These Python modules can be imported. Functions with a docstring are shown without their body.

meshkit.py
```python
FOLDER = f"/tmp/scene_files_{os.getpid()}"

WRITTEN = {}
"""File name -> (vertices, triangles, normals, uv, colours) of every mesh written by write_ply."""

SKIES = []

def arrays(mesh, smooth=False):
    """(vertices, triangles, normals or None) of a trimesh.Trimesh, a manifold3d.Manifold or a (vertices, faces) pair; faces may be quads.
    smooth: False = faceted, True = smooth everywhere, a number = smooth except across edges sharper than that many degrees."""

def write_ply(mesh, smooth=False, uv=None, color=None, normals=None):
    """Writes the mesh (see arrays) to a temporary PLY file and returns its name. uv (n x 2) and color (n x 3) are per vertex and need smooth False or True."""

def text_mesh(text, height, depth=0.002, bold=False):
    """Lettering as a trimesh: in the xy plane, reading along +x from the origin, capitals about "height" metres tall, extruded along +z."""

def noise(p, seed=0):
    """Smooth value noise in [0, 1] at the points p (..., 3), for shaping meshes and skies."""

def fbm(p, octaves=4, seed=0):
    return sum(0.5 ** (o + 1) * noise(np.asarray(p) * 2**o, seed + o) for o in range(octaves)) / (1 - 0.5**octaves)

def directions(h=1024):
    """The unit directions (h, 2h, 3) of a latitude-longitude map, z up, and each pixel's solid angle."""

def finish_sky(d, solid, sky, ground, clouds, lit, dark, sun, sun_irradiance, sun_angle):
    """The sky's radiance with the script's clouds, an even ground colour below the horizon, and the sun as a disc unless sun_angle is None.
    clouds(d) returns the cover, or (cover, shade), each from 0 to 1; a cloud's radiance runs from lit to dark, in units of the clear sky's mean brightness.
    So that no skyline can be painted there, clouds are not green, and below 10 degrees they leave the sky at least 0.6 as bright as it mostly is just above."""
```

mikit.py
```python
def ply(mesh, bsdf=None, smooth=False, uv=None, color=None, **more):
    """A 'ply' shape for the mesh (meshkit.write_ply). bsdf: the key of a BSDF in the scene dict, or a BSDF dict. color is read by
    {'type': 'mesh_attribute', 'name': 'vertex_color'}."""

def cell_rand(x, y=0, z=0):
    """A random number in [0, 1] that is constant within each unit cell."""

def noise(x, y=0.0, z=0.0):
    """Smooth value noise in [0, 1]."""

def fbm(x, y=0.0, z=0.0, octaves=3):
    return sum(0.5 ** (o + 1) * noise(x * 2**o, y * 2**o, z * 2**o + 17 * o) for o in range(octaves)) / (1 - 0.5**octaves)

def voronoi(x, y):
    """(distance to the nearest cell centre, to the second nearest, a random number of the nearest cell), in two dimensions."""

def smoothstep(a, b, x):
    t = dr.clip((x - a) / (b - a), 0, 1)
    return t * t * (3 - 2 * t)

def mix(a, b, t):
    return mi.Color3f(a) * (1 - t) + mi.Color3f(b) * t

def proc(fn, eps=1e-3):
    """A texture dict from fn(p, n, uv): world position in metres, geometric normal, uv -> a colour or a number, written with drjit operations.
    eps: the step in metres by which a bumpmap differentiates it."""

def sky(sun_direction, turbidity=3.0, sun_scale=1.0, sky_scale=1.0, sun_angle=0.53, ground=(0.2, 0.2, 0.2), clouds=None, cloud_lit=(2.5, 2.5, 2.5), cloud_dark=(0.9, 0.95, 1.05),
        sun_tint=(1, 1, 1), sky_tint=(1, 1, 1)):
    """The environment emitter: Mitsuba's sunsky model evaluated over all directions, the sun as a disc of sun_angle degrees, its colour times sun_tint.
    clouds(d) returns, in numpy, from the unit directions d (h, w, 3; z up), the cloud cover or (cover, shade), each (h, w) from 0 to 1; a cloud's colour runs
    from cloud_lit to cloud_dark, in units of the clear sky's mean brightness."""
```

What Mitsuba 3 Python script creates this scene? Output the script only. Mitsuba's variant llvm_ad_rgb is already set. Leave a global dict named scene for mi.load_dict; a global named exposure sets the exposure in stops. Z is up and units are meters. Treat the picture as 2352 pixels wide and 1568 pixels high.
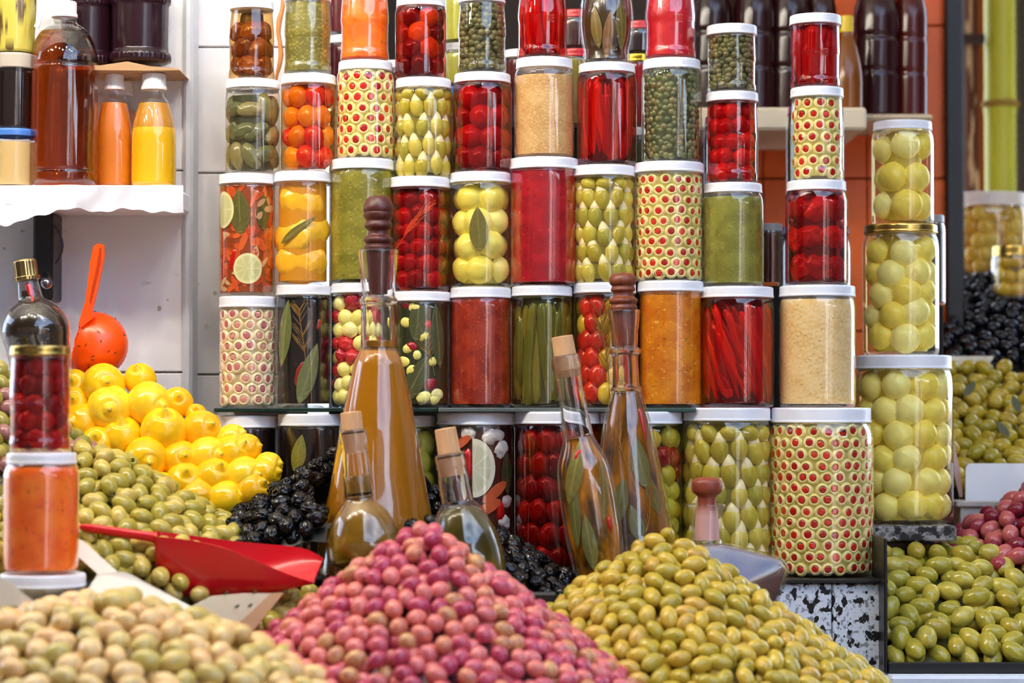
import math
import numpy as np, trimesh, mitsuba as mi, mikit, meshkit
from shapely.geometry import Polygon
import manifold3d as m3

T = mi.ScalarTransform4f
rng = np.random.default_rng(11)
scene, labels, counts = {}, {}, {}
# ------------------------------------------------------------------ camera, sky, exposure
D, CAMZ, HOR = 3.0, 1.32, 930.0            # distance to the jar plane y = 0, eye height, horizon row of the frame
S = 1.27 / 2352                            # metres per pixel of the frame in the jar plane
FPX = D / S
PITCH = math.atan((HOR - 784) / FPX)
scene['camera'] = {'type': 'thinlens', 'fov': 2 * math.degrees(math.atan(1.27 / 2 / D)), 'fov_axis': 'x', 'aperture_radius': 0.0105,
                   'focus_distance': D - 0.06, 'near_clip': 0.05, 'far_clip': 200.0,
                   'to_world': T().look_at([0, -D, CAMZ], [0, -D + math.cos(PITCH), CAMZ + math.sin(PITCH)], [0, 0, 1])}


def cloud_cover(d):
    n = meshkit.fbm(np.stack([d[..., 0] * 3, d[..., 1] * 3, d[..., 2] * 5], -1), 4, 3)
    return np.clip((n - 0.3) * 2.2, 0, 1), np.clip((n - 0.55) * 2, 0, 1) * 0.4


scene['sky'] = mikit.sky((0.25, 0.55, 0.8), turbidity=3.5, sun_scale=0.4, sky_scale=1.0, sun_angle=2.0, ground=(0.3, 0.28, 0.25), clouds=cloud_cover,
                         cloud_lit=(2.4, 2.65, 3.0), cloud_dark=(1.2, 1.36, 1.6), sky_tint=(0.88, 1.0, 1.14))
exposure = 4.02


# ------------------------------------------------------------------ helpers
def lin(c):
    c = np.asarray(c, float) / 255.0
    return np.where(c <= 0.04045, c / 12.92, ((c + 0.055) / 1.055) ** 2.4)


def P(px, py, Y=0.0):
    a, b = (px - 1176) / FPX, (784 - py) / FPX
    c, s = math.cos(PITCH), math.sin(PITCH)
    k = (D + Y) / (c - b * s)
    return np.array([a * k, Y, CAMZ + (s + b * c) * k])


def M(n, Y=0.0):
    return n * S * (D + Y) / D


def project(p):
    p = np.atleast_2d(p)
    c, s = math.cos(PITCH), math.sin(PITCH)
    dy, dz = p[:, 1] + D, p[:, 2] - CAMZ
    w = dy * c + dz * s
    return 1176 + FPX * p[:, 0] / w, 784 - FPX * (dz * c - dy * s) / w


def key(name):
    n = counts.get(name, -1) + 1
    counts[name] = n
    return name if n == 0 else f'{name}_{n:03d}'


def tag(k, label=None, cat=None, group=None, kind=None):
    labels[k] = {a: b for a, b in (('label', label), ('category', cat), ('group', group), ('kind', kind)) if b}
    return k


VC = {'type': 'mesh_attribute', 'name': 'vertex_color'}


def two(d):
    return {'type': 'twosided', 'bsdf': d}


scene['wet'] = two({'type': 'principled', 'base_color': VC, 'roughness': 0.19, 'specular': 0.55})
scene['gloss'] = two({'type': 'principled', 'base_color': VC, 'roughness': 0.10, 'specular': 0.42})
scene['skin'] = two({'type': 'principled', 'base_color': VC, 'roughness': 0.24, 'specular': 0.5})
scene['satin'] = two({'type': 'principled', 'base_color': VC, 'roughness': 0.38, 'specular': 0.5})
scene['matte'] = two({'type': 'principled', 'base_color': VC, 'roughness': 0.75, 'specular': 0.3})
scene['metal'] = two({'type': 'principled', 'base_color': VC, 'roughness': 0.22, 'metallic': 1.0})
scene['paint'] = two({'type': 'principled', 'base_color': VC, 'roughness': 0.28, 'specular': 0.5, 'clearcoat': 0.4, 'clearcoat_gloss': 0.9})
scene['thick_glass'] = {'type': 'dielectric', 'int_ior': 1.5}
scene['glass'] = {'type': 'thindielectric', 'int_ior': 1.5}
for nm_, rgb in (('brown_glass', (0.72, 0.27, 0.045)), ('orange_glass', (0.92, 0.52, 0.10)), ('amber_glass', (0.90, 0.70, 0.16)),
                 ('clear_plastic', (0.88, 0.9, 0.9)), ('dark_oil_glass', (0.45, 0.33, 0.12))):
    scene[nm_] = {'type': 'thindielectric', 'int_ior': 1.4, 'specular_transmittance': {'type': 'rgb', 'value': list(rgb)}}

for nm_, rgb in (('red_brine', (0.82, 0.30, 0.28)), ('orange_brine', (0.97, 0.76, 0.46)), ('yellow_brine', (0.98, 0.96, 0.78)), ('clear_brine', (0.99, 0.98, 0.91)), ('green_brine', (0.88, 0.88, 0.62)), ('brown_brine', (0.86, 0.66, 0.38))):
    scene[nm_] = {'type': 'thindielectric', 'int_ior': 1.02, 'specular_transmittance': {'type': 'rgb', 'value': list(rgb)}}

# pastes: one texture, the palette row is the mesh's u
PASTES = ['chili_red', 'tomato_red', 'brick', 'orange', 'mustard', 'green', 'pickle', 'beige', 'garlic', 'olive_green']
PAL = np.array([  # base, second tone, specks, speck size in metres, speck amount
    [*lin((172, 16, 30)), *lin((150, 10, 24)), *lin((215, 70, 50)), 0.0045, 0.16],
    [*lin((196, 24, 34)), *lin((176, 16, 26)), *lin((225, 90, 60)), 0.0040, 0.14],
    [*lin((160, 48, 24)), *lin((135, 32, 18)), *lin((200, 90, 50)), 0.0026, 0.22],
    [*lin((246, 126, 34)), *lin((238, 100, 22)), *lin((190, 40, 15)), 0.0050, 0.18],
    [*lin((214, 132, 20)), *lin((196, 106, 14)), *lin((240, 190, 80)), 0.0036, 0.22],
    [*lin((140, 132, 44)), *lin((118, 112, 34)), *lin((170, 160, 70)), 0.0030, 0.28],
    [*lin((128, 120, 50)), *lin((104, 98, 40)), *lin((172, 160, 84)), 0.0026, 0.34],
    [*lin((208, 168, 108)), *lin((196, 150, 90)), *lin((226, 196, 140)), 0.0020, 0.34],
    [*lin((232, 198, 134)), *lin((220, 182, 114)), *lin((238, 214, 164)), 0.0030, 0.45],
    [*lin((136, 134, 52)), *lin((116, 112, 40)), *lin((164, 158, 76)), 0.0026, 0.20]], float)


def paste_color(p, n, uv):
    import drjit as dr
    i = mi.UInt32(dr.clip(mi.Int32(dr.floor(uv.x)), 0, len(PAL) - 1))
    g = [dr.gather(mi.Float, mi.Float(PAL[:, k]), i) for k in range(11)]
    f = 1.0 / g[9]
    big = mikit.fbm(p.x * 60, p.y * 60, p.z * 60)
    fine = mikit.noise(p.x * f, p.y * f, p.z * f)
    fine2 = mikit.noise(p.x * f * 2.3 + 31, p.y * f * 2.3, p.z * f * 2.3)
    c = mikit.mix(mi.Color3f(g[0], g[1], g[2]), mi.Color3f(g[3], g[4], g[5]), mikit.smoothstep(0.3, 0.7, big))
    s = mikit.smoothstep(1 - g[10] - 0.12, 1 - g[10] + 0.06, fine * 0.75 + fine2 * 0.25)
    c = mikit.mix(c, mi.Color3f(g[6], g[7], g[8]), s * 0.55)
    d = mikit.smoothstep(0.80, 0.92, mikit.noise(p.x * f * 1.3 + 77, p.y * f * 1.3, p.z * f * 1.3 + 5))
    return c * (1 - 0.45 * d)


scene['paste'] = two({'type': 'principled', 'base_color': mikit.proc(paste_color), 'roughness': 0.3, 'specular': 0.45})


def granite_color(p, n, uv):
    import drjit as dr
    a = mikit.fbm(p.x * 150, p.y * 150, p.z * 95, octaves=4)
    b = mikit.fbm(p.x * 260 + 9, p.y * 260, p.z * 190, octaves=3)
    c = mikit.mix((0.68, 0.71, 0.77), (0.25, 0.26, 0.29), mikit.smoothstep(0.54, 0.66, b))
    return mikit.mix(c, (0.010, 0.010, 0.012), mikit.smoothstep(0.55, 0.59, a))


scene['granite'] = two({'type': 'principled', 'base_color': mikit.proc(granite_color), 'roughness': 0.25, 'specular': 0.5})


def dark_granite_color(p, n, uv):
    a = mikit.fbm(p.x * 130, p.y * 130, p.z * 110, octaves=4)
    b = mikit.fbm(p.x * 240 + 9, p.y * 240, p.z * 190, octaves=3)
    c = mikit.mix((0.30, 0.28, 0.27), (0.10, 0.10, 0.105), mikit.smoothstep(0.44, 0.58, b))
    return mikit.mix(c, (0.012, 0.012, 0.014), mikit.smoothstep(0.50, 0.56, a))


scene['dark_granite'] = two({'type': 'principled', 'base_color': mikit.proc(dark_granite_color), 'roughness': 0.25, 'specular': 0.5})


def grimy_white(p, n, uv):
    import drjit as dr
    a = mikit.fbm(p.x * 6, p.y * 6, p.z * 2.5)
    d = mikit.smoothstep(0.80, 0.86, mikit.noise(p.x * 90, p.y * 90, p.z * 90)) * mikit.smoothstep(0.6, 0.8, mikit.noise(p.x * 11, 3, p.z * 11))
    c = mikit.mix((0.80, 0.80, 0.82), (0.74, 0.74, 0.77), a)
    return mikit.mix(c, (0.18, 0.12, 0.07), d * 0.6)


scene['tile_glaze'] = two({'type': 'principled', 'base_color': mikit.proc(grimy_white), 'roughness': 0.2, 'specular': 0.5})


def orange_wash(p, n, uv):
    a = mikit.fbm(p.x * 9, p.y * 9, p.z * 9)
    return mikit.mix(lin((252, 120, 30)).tolist(), lin((244, 98, 22)).tolist(), a)


scene['orange_glaze'] = two({'type': 'principled', 'base_color': mikit.proc(orange_wash), 'roughness': 0.3, 'specular': 0.4})


def facade(p, n, uv):
    a = mikit.fbm(p.x * 1.5, p.y * 1.5, p.z * 1.5)
    return mikit.mix((0.66, 0.36, 0.22), (0.56, 0.29, 0.17), a)


scene['terracotta_plaster'] = two({'type': 'diffuse', 'reflectance': mikit.proc(facade)})


def solid(mesh, col, mat, smooth=35, uv=None):
    """ply dict with one colour or a colour per vertex (function of the vertices)."""
    if hasattr(mesh, 'to_mesh'):
        q = mesh.to_mesh()
        mesh = trimesh.Trimesh(q.vert_properties[:, :3], q.tri_verts, process=False)
    if smooth not in (True, False):
        mesh = trimesh.graph.smooth_shade(mesh, angle=math.radians(smooth), facet_minarea=None)
        smooth = True
    v = np.asarray(mesh.vertices)
    c = col(v) if callable(col) else np.asarray(col) if np.ndim(col) == 2 else np.tile(np.asarray(col, float), (len(v), 1)) if col is not None else None
    return mikit.ply(mesh, mat, smooth, uv=None if uv is None else np.tile(uv, (len(v), 1)), color=c)


def add(k, mesh, col, mat='satin', smooth=35, uv=None, tw=None):
    d = solid(mesh, col, mat, smooth, uv)
    if tw is not None:
        d['to_world'] = T(tw)
    scene[k] = d
    return k


def box(a, b, ch=0.0015):
    """rounded box between two corners"""
    a, b = np.minimum(a, b), np.maximum(a, b)
    ch = min(ch, 0.45 * (b - a).min())
    pts = []
    for cx in (0, 1):
        for cy in (0, 1):
            for cz in (0, 1):
                c = np.array([(a, b)[i][j] for j, i in enumerate((cx, cy, cz))])
                s = np.array([1 - 2 * cx, 1 - 2 * cy, 1 - 2 * cz])
                for j in range(3):
                    o = s * ch
                    o[j] = 0
                    pts.append(c + o)
    return m3.Manifold.hull_points(np.array(pts))


def fillet(pts, n=5):
    """profile corners (r, z[, radius]) to points"""
    out = []
    for i, p in enumerate(pts):
        q = np.array(p[:2], float)
        f = p[2] if len(p) > 2 else 0
        if f <= 0 or i in (0, len(pts) - 1):
            out.append(q)
            continue
        a, b = np.array(pts[i - 1][:2], float), np.array(pts[i + 1][:2], float)
        la, lb = np.linalg.norm(a - q), np.linalg.norm(b - q)
        a, b = q + (a - q) * min(f, la * 0.49) / la, q + (b - q) * min(f, lb * 0.49) / lb
        for t in np.linspace(0, 1, n):
            out.append((1 - t) ** 2 * a + 2 * t * (1 - t) * q + t * t * b)
    return np.array(out)


def lathe(prof, n=48):
    prof = np.asarray(prof, float)
    a = np.arange(n) * 2 * np.pi / n
    v = np.stack([prof[:, :1] * np.sin(a), -prof[:, :1] * np.cos(a), np.repeat(prof[:, 1:2], n, 1)], -1).reshape(-1, 3)
    i, j = np.meshgrid(np.arange(len(prof) - 1), np.arange(n), indexing='ij')
    i, j = i.ravel(), j.ravel()
    A, B, C, E = i * n + j, i * n + (j + 1) % n, (i + 1) * n + (j + 1) % n, (i + 1) * n + j
    f = np.vstack([np.stack([A, B, C], 1)[prof[i, 0] > 1e-9], np.stack([A, C, E], 1)[prof[i + 1, 0] > 1e-9]])
    return trimesh.Trimesh(v, f, process=False)


def tube(pts, rad, n=10, caps=True):
    p = np.asarray(pts, float)
    rad = np.broadcast_to(rad, (len(p),)).astype(float)
    t = np.gradient(p, axis=0)
    t /= np.linalg.norm(t, axis=1, keepdims=True) + 1e-12
    up = np.array([0, 1.0, 0]) if abs(t[:, 1]).mean() < 0.8 else np.array([1.0, 0, 0])
    a = np.cross(t, up)
    a /= np.linalg.norm(a, axis=1, keepdims=True)
    b = np.cross(t, a)
    ang = np.arange(n) * 2 * np.pi / n
    v = (p[:, None] + rad[:, None, None] * (np.cos(ang)[None, :, None] * a[:, None] + np.sin(ang)[None, :, None] * b[:, None])).reshape(-1, 3)
    i, j = np.meshgrid(np.arange(len(p) - 1), np.arange(n), indexing='ij')
    i, j = i.ravel(), j.ravel()
    A, B, C, E = i * n + j, i * n + (j + 1) % n, (i + 1) * n + (j + 1) % n, (i + 1) * n + j
    f = np.vstack([np.stack([A, B, C], 1), np.stack([A, C, E], 1)])
    if caps:
        v = np.vstack([v, p[:1], p[-1:]])
        k = np.arange(n)
        f = np.vstack([f, np.stack([k * 0 + len(v) - 2, (k + 1) % n, k], 1), np.stack([k * 0 + len(v) - 1, (len(p) - 1) * n + k, (len(p) - 1) * n + (k + 1) % n], 1)])
    m = trimesh.Trimesh(v, f, process=False)
    if m.volume < 0:
        m.invert()
    return m


def plate(poly, thick, up, y_of, bulge=None):
    """a sheet whose outline is given as frame points (px, py), standing at the depth y_of(px, py), thick metres thick along up"""
    v2, f = trimesh.creation.triangulate_polygon(Polygon(poly).buffer(0), engine='earcut')
    m = trimesh.Trimesh(np.column_stack([v2, np.zeros(len(v2))]), f, process=False)
    m = m.subdivide_to_size(26, max_iter=8)
    v2, f = np.asarray(m.vertices)[:, :2], np.asarray(m.faces)
    v = np.array([P(x, y, y_of(x, y)) for x, y in v2])
    return solidify(v, f, np.asarray(up, float) * thick)


def solidify(v, f, off):
    """closed sheet: the surface v, f and its copy moved by off (a vector or one per vertex)"""
    m = trimesh.Trimesh(v, f, process=False)
    e = np.sort(m.edges, axis=1)
    u, inv, cnt = np.unique(e, axis=0, return_inverse=True, return_counts=True)
    be = m.edges[cnt[inv.ravel()] == 1]
    n = len(v)
    w = np.vstack([v, v + off])
    ff = np.vstack([f, f[:, ::-1] + n, np.column_stack([be[:, 1], be[:, 0], be[:, 0] + n]), np.column_stack([be[:, 1], be[:, 0] + n, be[:, 1] + n])])
    m = trimesh.Trimesh(w, ff, process=False)
    if m.volume < 0:
        m.invert()
    return m


def group(gid, children):
    scene[gid] = {'type': 'shapegroup', **children}
    return gid


def inst(k, gid, m):
    scene[k] = {'type': 'instance', 'source': {'type': 'ref', 'id': gid}, 'to_world': T(np.asarray(m, float))}
    return k


def jitter(c, n=0.06):
    return np.clip(np.asarray(c) * (1 + rng.normal(0, n)), 0, 1)


def blob(rad, amp=0.05, freq=2.2, seed=0, sub=2):
    """an uneven ellipsoid with the half axes rad"""
    m = trimesh.creation.icosphere(sub)
    v = np.asarray(m.vertices)
    d = 1 + amp * (meshkit.fbm(v * freq + 7 + seed * 3.1, 3, seed) - 0.5) * 2
    return trimesh.Trimesh(v * d[:, None] * np.asarray(rad, float), m.faces, process=False)


def mottled(c, amp=0.12, freq=3.0, seed=0, scale=1.0, tip=None):
    c = np.asarray(c, float)

    def f(v):
        w = v / (np.abs(v).max() + 1e-9)
        n = meshkit.fbm(w * freq + seed * 5.3 + 11, 3, seed)
        out = c[None] * (1 + amp * 2 * (n[:, None] - 0.5))
        if tip is not None:
            t = np.clip((w[:, 0] - 0.93) / 0.04, 0, 1)[:, None]
            out = out * (1 - t) + np.asarray(tip) * t
        return np.clip(out, 0, 1)
    return f


# ------------------------------------------------------------------ the setting
YW, YW2 = 0.12, 0.165
tag(add('floor', box([-14, -12, -0.05], [14, 3, 0.0], 0.01), lin((120, 120, 122)), 'matte', False), kind='structure')
# the tiled wall on the left: big glazed tiles with open joints
wl0, wl1 = P(-400, 0, YW)[0], P(428, 0, YW)[0]
tag(add('wall_left', box([wl0, YW + 0.006, 0.3], [wl1, YW + 0.05, 2.4]), lin((120, 112, 98)), 'matte', False), kind='structure')
zs = [0.3, P(0, 855, YW)[2], P(0, 391, YW)[2], P(0, -70, YW)[2], 2.4]
for a, b in zip(zs[:-1], zs[1:]):
    for x0, x1 in ((wl0, P(-120, 0, YW)[0]), (P(-120, 0, YW)[0], wl1)):
        add(key('wall_left__tile'), box([x0 + 0.0008, YW, a + 0.0012], [x1 - 0.0008, YW + 0.008, b - 0.0012], 0.0012), None, 'tile_glaze', 30)
wr0, wr1 = P(446, 0, YW2)[0] - 0.02, P(702, 0, YW2)[0]
tag(add('wall_back', box([wr0, YW2 + 0.006, 0.3], [wr1, YW2 + 0.05, 2.4]), lin((120, 112, 98)), 'matte', False), kind='structure')
zs = [0.3, P(0, 860, YW2)[2], P(0, 397, YW2)[2], P(0, 108, YW2)[2], 2.4]
for a, b in zip(zs[:-1], zs[1:]):
    add(key('wall_back__tile'), box([wr0, YW2, a + 0.0012], [wr1, YW2 + 0.008, b - 0.0012], 0.0012), None, 'tile_glaze', 30)
add('wall_back__drip_stain', tube([P(648 + 5 * math.sin(i * 1.3) - i * 1.2, -30 + i * 26, YW2 - 0.0005) for i in range(10)], [0.003, .0035, .003, .004, .0032, .003, .0036, .003, .002, .001], 6), lin((190, 120, 50)), 'satin')
labels['wall_back__drip_stain'] = {'label': 'orange brown drip run down the white tiles'}
tag(add('trim_1', box([P(424, 0, YW)[0], YW - 0.012, 0.3], [P(447, 0, YW)[0], YW2, 2.4], 0.004), lin((196, 200, 208)), 'satin', 30), 'aluminium corner strip between the white tiled walls', kind='structure')
# dark back of the stall behind the second row of jars
tag(add('wall_rear', box([wr1, 0.62, 0.3], [P(1700, 0, 0.62)[0], 0.66, 2.4]), lin((46, 36, 32)), 'matte', False), kind='structure')
tag(add('wall_right', box([P(1640, 0, 0.72)[0], 0.726, 0.3], [P(2172, 0, 0.72)[0], 0.76, 2.4]), lin((120, 50, 20)), 'matte', False), kind='structure')
zs = [0.3, P(0, 760, .72)[2], P(0, 410, .72)[2], P(0, 59, .72)[2], 2.4]
for a, b in zip(zs[:-1], zs[1:]):
    for x0, x1 in ((1640, 1752), (1752, 1990), (1990, 2172)):
        add(key('wall_right__tile'), box([P(x0, 0, .72)[0] + .001, 0.72, a + 0.0015], [P(x1, 0, .72)[0] - .001, 0.728, b - 0.0015], 0.001), None, 'orange_glaze', 30)
tag(add('wall_outer', box([P(2150, 0, 1.25)[0], 1.25, 0.3], [P(2800, 0, 1.25)[0], 1.3, 2.4]), lin((70, 64, 52)), 'matte', False), kind='structure')
# stall roof, the covered side of the street and the houses that the glass reflects
tag(add('ceiling', box([-2.6, -0.75, CAMZ + 1.25], [2.6, 1.4, CAMZ + 1.3]), lin((236, 234, 230)), 'matte', False), kind='structure')
tag(add('roof_street_left', box([-9, -6.0, CAMZ + 1.5], [-0.10, -0.80, CAMZ + 1.56]), lin((64, 60, 58)), 'matte', False), kind='structure')
tag(add('roof_street_right', box([2.7, -5.6, CAMZ + 1.5], [7, -0.80, CAMZ + 1.56]), lin((64, 60, 58)), 'matte', False), kind='structure')
for nm_, a, b, c in (('wall_street_pale', [2.7, -8.4, 0], [4.3, -8, 2.9], lin((224, 220, 216))), ('wall_street_brown', [-13, -8.2, 0], [2.65, -7.8, 4.0], lin((66, 58, 54))),
                     ('wall_street_gap', [4.35, -8.7, 0], [5.15, -8.3, 2.9], lin((62, 56, 54))), ('wall_street_shade', [6.5, -8.6, 0], [14, -8.2, 3.0], lin((62, 56, 54))), ('wall_street_side', [-9.4, -8, 0], [-9, 2, 4.0], lin((80, 74, 70))),
                     ('wall_street_end', [7.0, -5.0, 0], [7.4, 3, 5.0], lin((90, 82, 78)))):
    tag(add(nm_, box(a, b, 0.02), c, 'matte', False), kind='structure')
tag(add('wall_street_orange', box([5.2, -8.0, 0], [6.4, -7.4, 3.2], 0.02), None, 'terracotta_plaster', False), kind='structure')

# bulbs of the stall, strung under the front of the roof
for i in range(9):
    b = key('hanging_bulb')
    c = np.array([-1.25 + 0.15 * i, -0.62 - 0.05 * math.sin(i * 1.7), CAMZ + 0.86 + 0.05 * math.sin(i * 2.3)])
    scene[b + '__bulb'] = {**solid(blob((0.022, 0.022, 0.028), 0), lin((255, 240, 210)), 'matte', True), 'emitter': {'type': 'area', 'radiance': {'type': 'rgb', 'value': [16, 14.5, 12]}}}
    m = trimesh.util.concatenate([lathe(fillet([(0, .024), (.014, .024), (.014, .06, .004), (0.003, .066), (.003, .37)]), 12)])
    add(b + '__cord', trimesh.Trimesh(np.vstack([m.vertices]), m.faces, process=False), lin((30, 28, 26)), 'matte')
    for part in ('__bulb', '__cord'):
        scene[b + part]['to_world'] = T().translate(c.tolist())
    tag(b, 'round warm light bulb hanging on a cord under the stall roof', 'light bulb', 'bulbs strung under the stall roof')

# ------------------------------------------------------------------ jars
WHITE, GOLD = lin((230, 232, 238)), lin((212, 178, 96))


def lid_mesh(rl, lh):
    return lathe(fillet([(0, .004), (rl - .003, .004), (rl - .003, 0), (rl * 1.012, 0, .0008), (rl * 1.012, .0022, .0008), (rl, .003, .0008), (rl, lh, .0032), (rl * .90, lh, .001), (rl * .87, lh - .0012, .001), (0, lh - .0012)], 4), 64)


def profile(kind, R, h, rl):
    rn = rl * 0.945
    if kind == 'straight':
        sh = min(0.30 * R, 0.22 * h)
        return fillet([(0, .003), (R * .6, .003), (R * .78, 0, .002), (R, 0, R * .2), (R, h - sh * 1.15, R * .25), (rn, h - sh * .42, R * .10), (rn, h)], 7)
    if kind == 'waist':
        return fillet([(0, .003), (R * .6, .003), (R * .78, 0, .002), (R, 0, R * .2), (R, h * .11, .003), (R * .965, h * .14, .003), (R * .965, h * .47, .003), (R, h * .52, .006), (R * .985, h * .62, .02), (rn, h * .93, .008), (rn, h)], 6)
    if kind == 'barrel':
        z = np.linspace(0.16, .98, 16)
        r = R * (0.70 + 0.30 * np.sin(np.pi * np.clip((z - .06) / .96, 0, 1)) ** .7)
        return np.vstack([[(0, .003), (R * .6, .003), (R * .84, 0), (R * .88, .003), (R * .88, h * .06), (R * .85, h * .075), (R * .87, h * .10)], np.column_stack([r, z * h]), [(rn, h)]])
    raise ValueError(kind)


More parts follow.
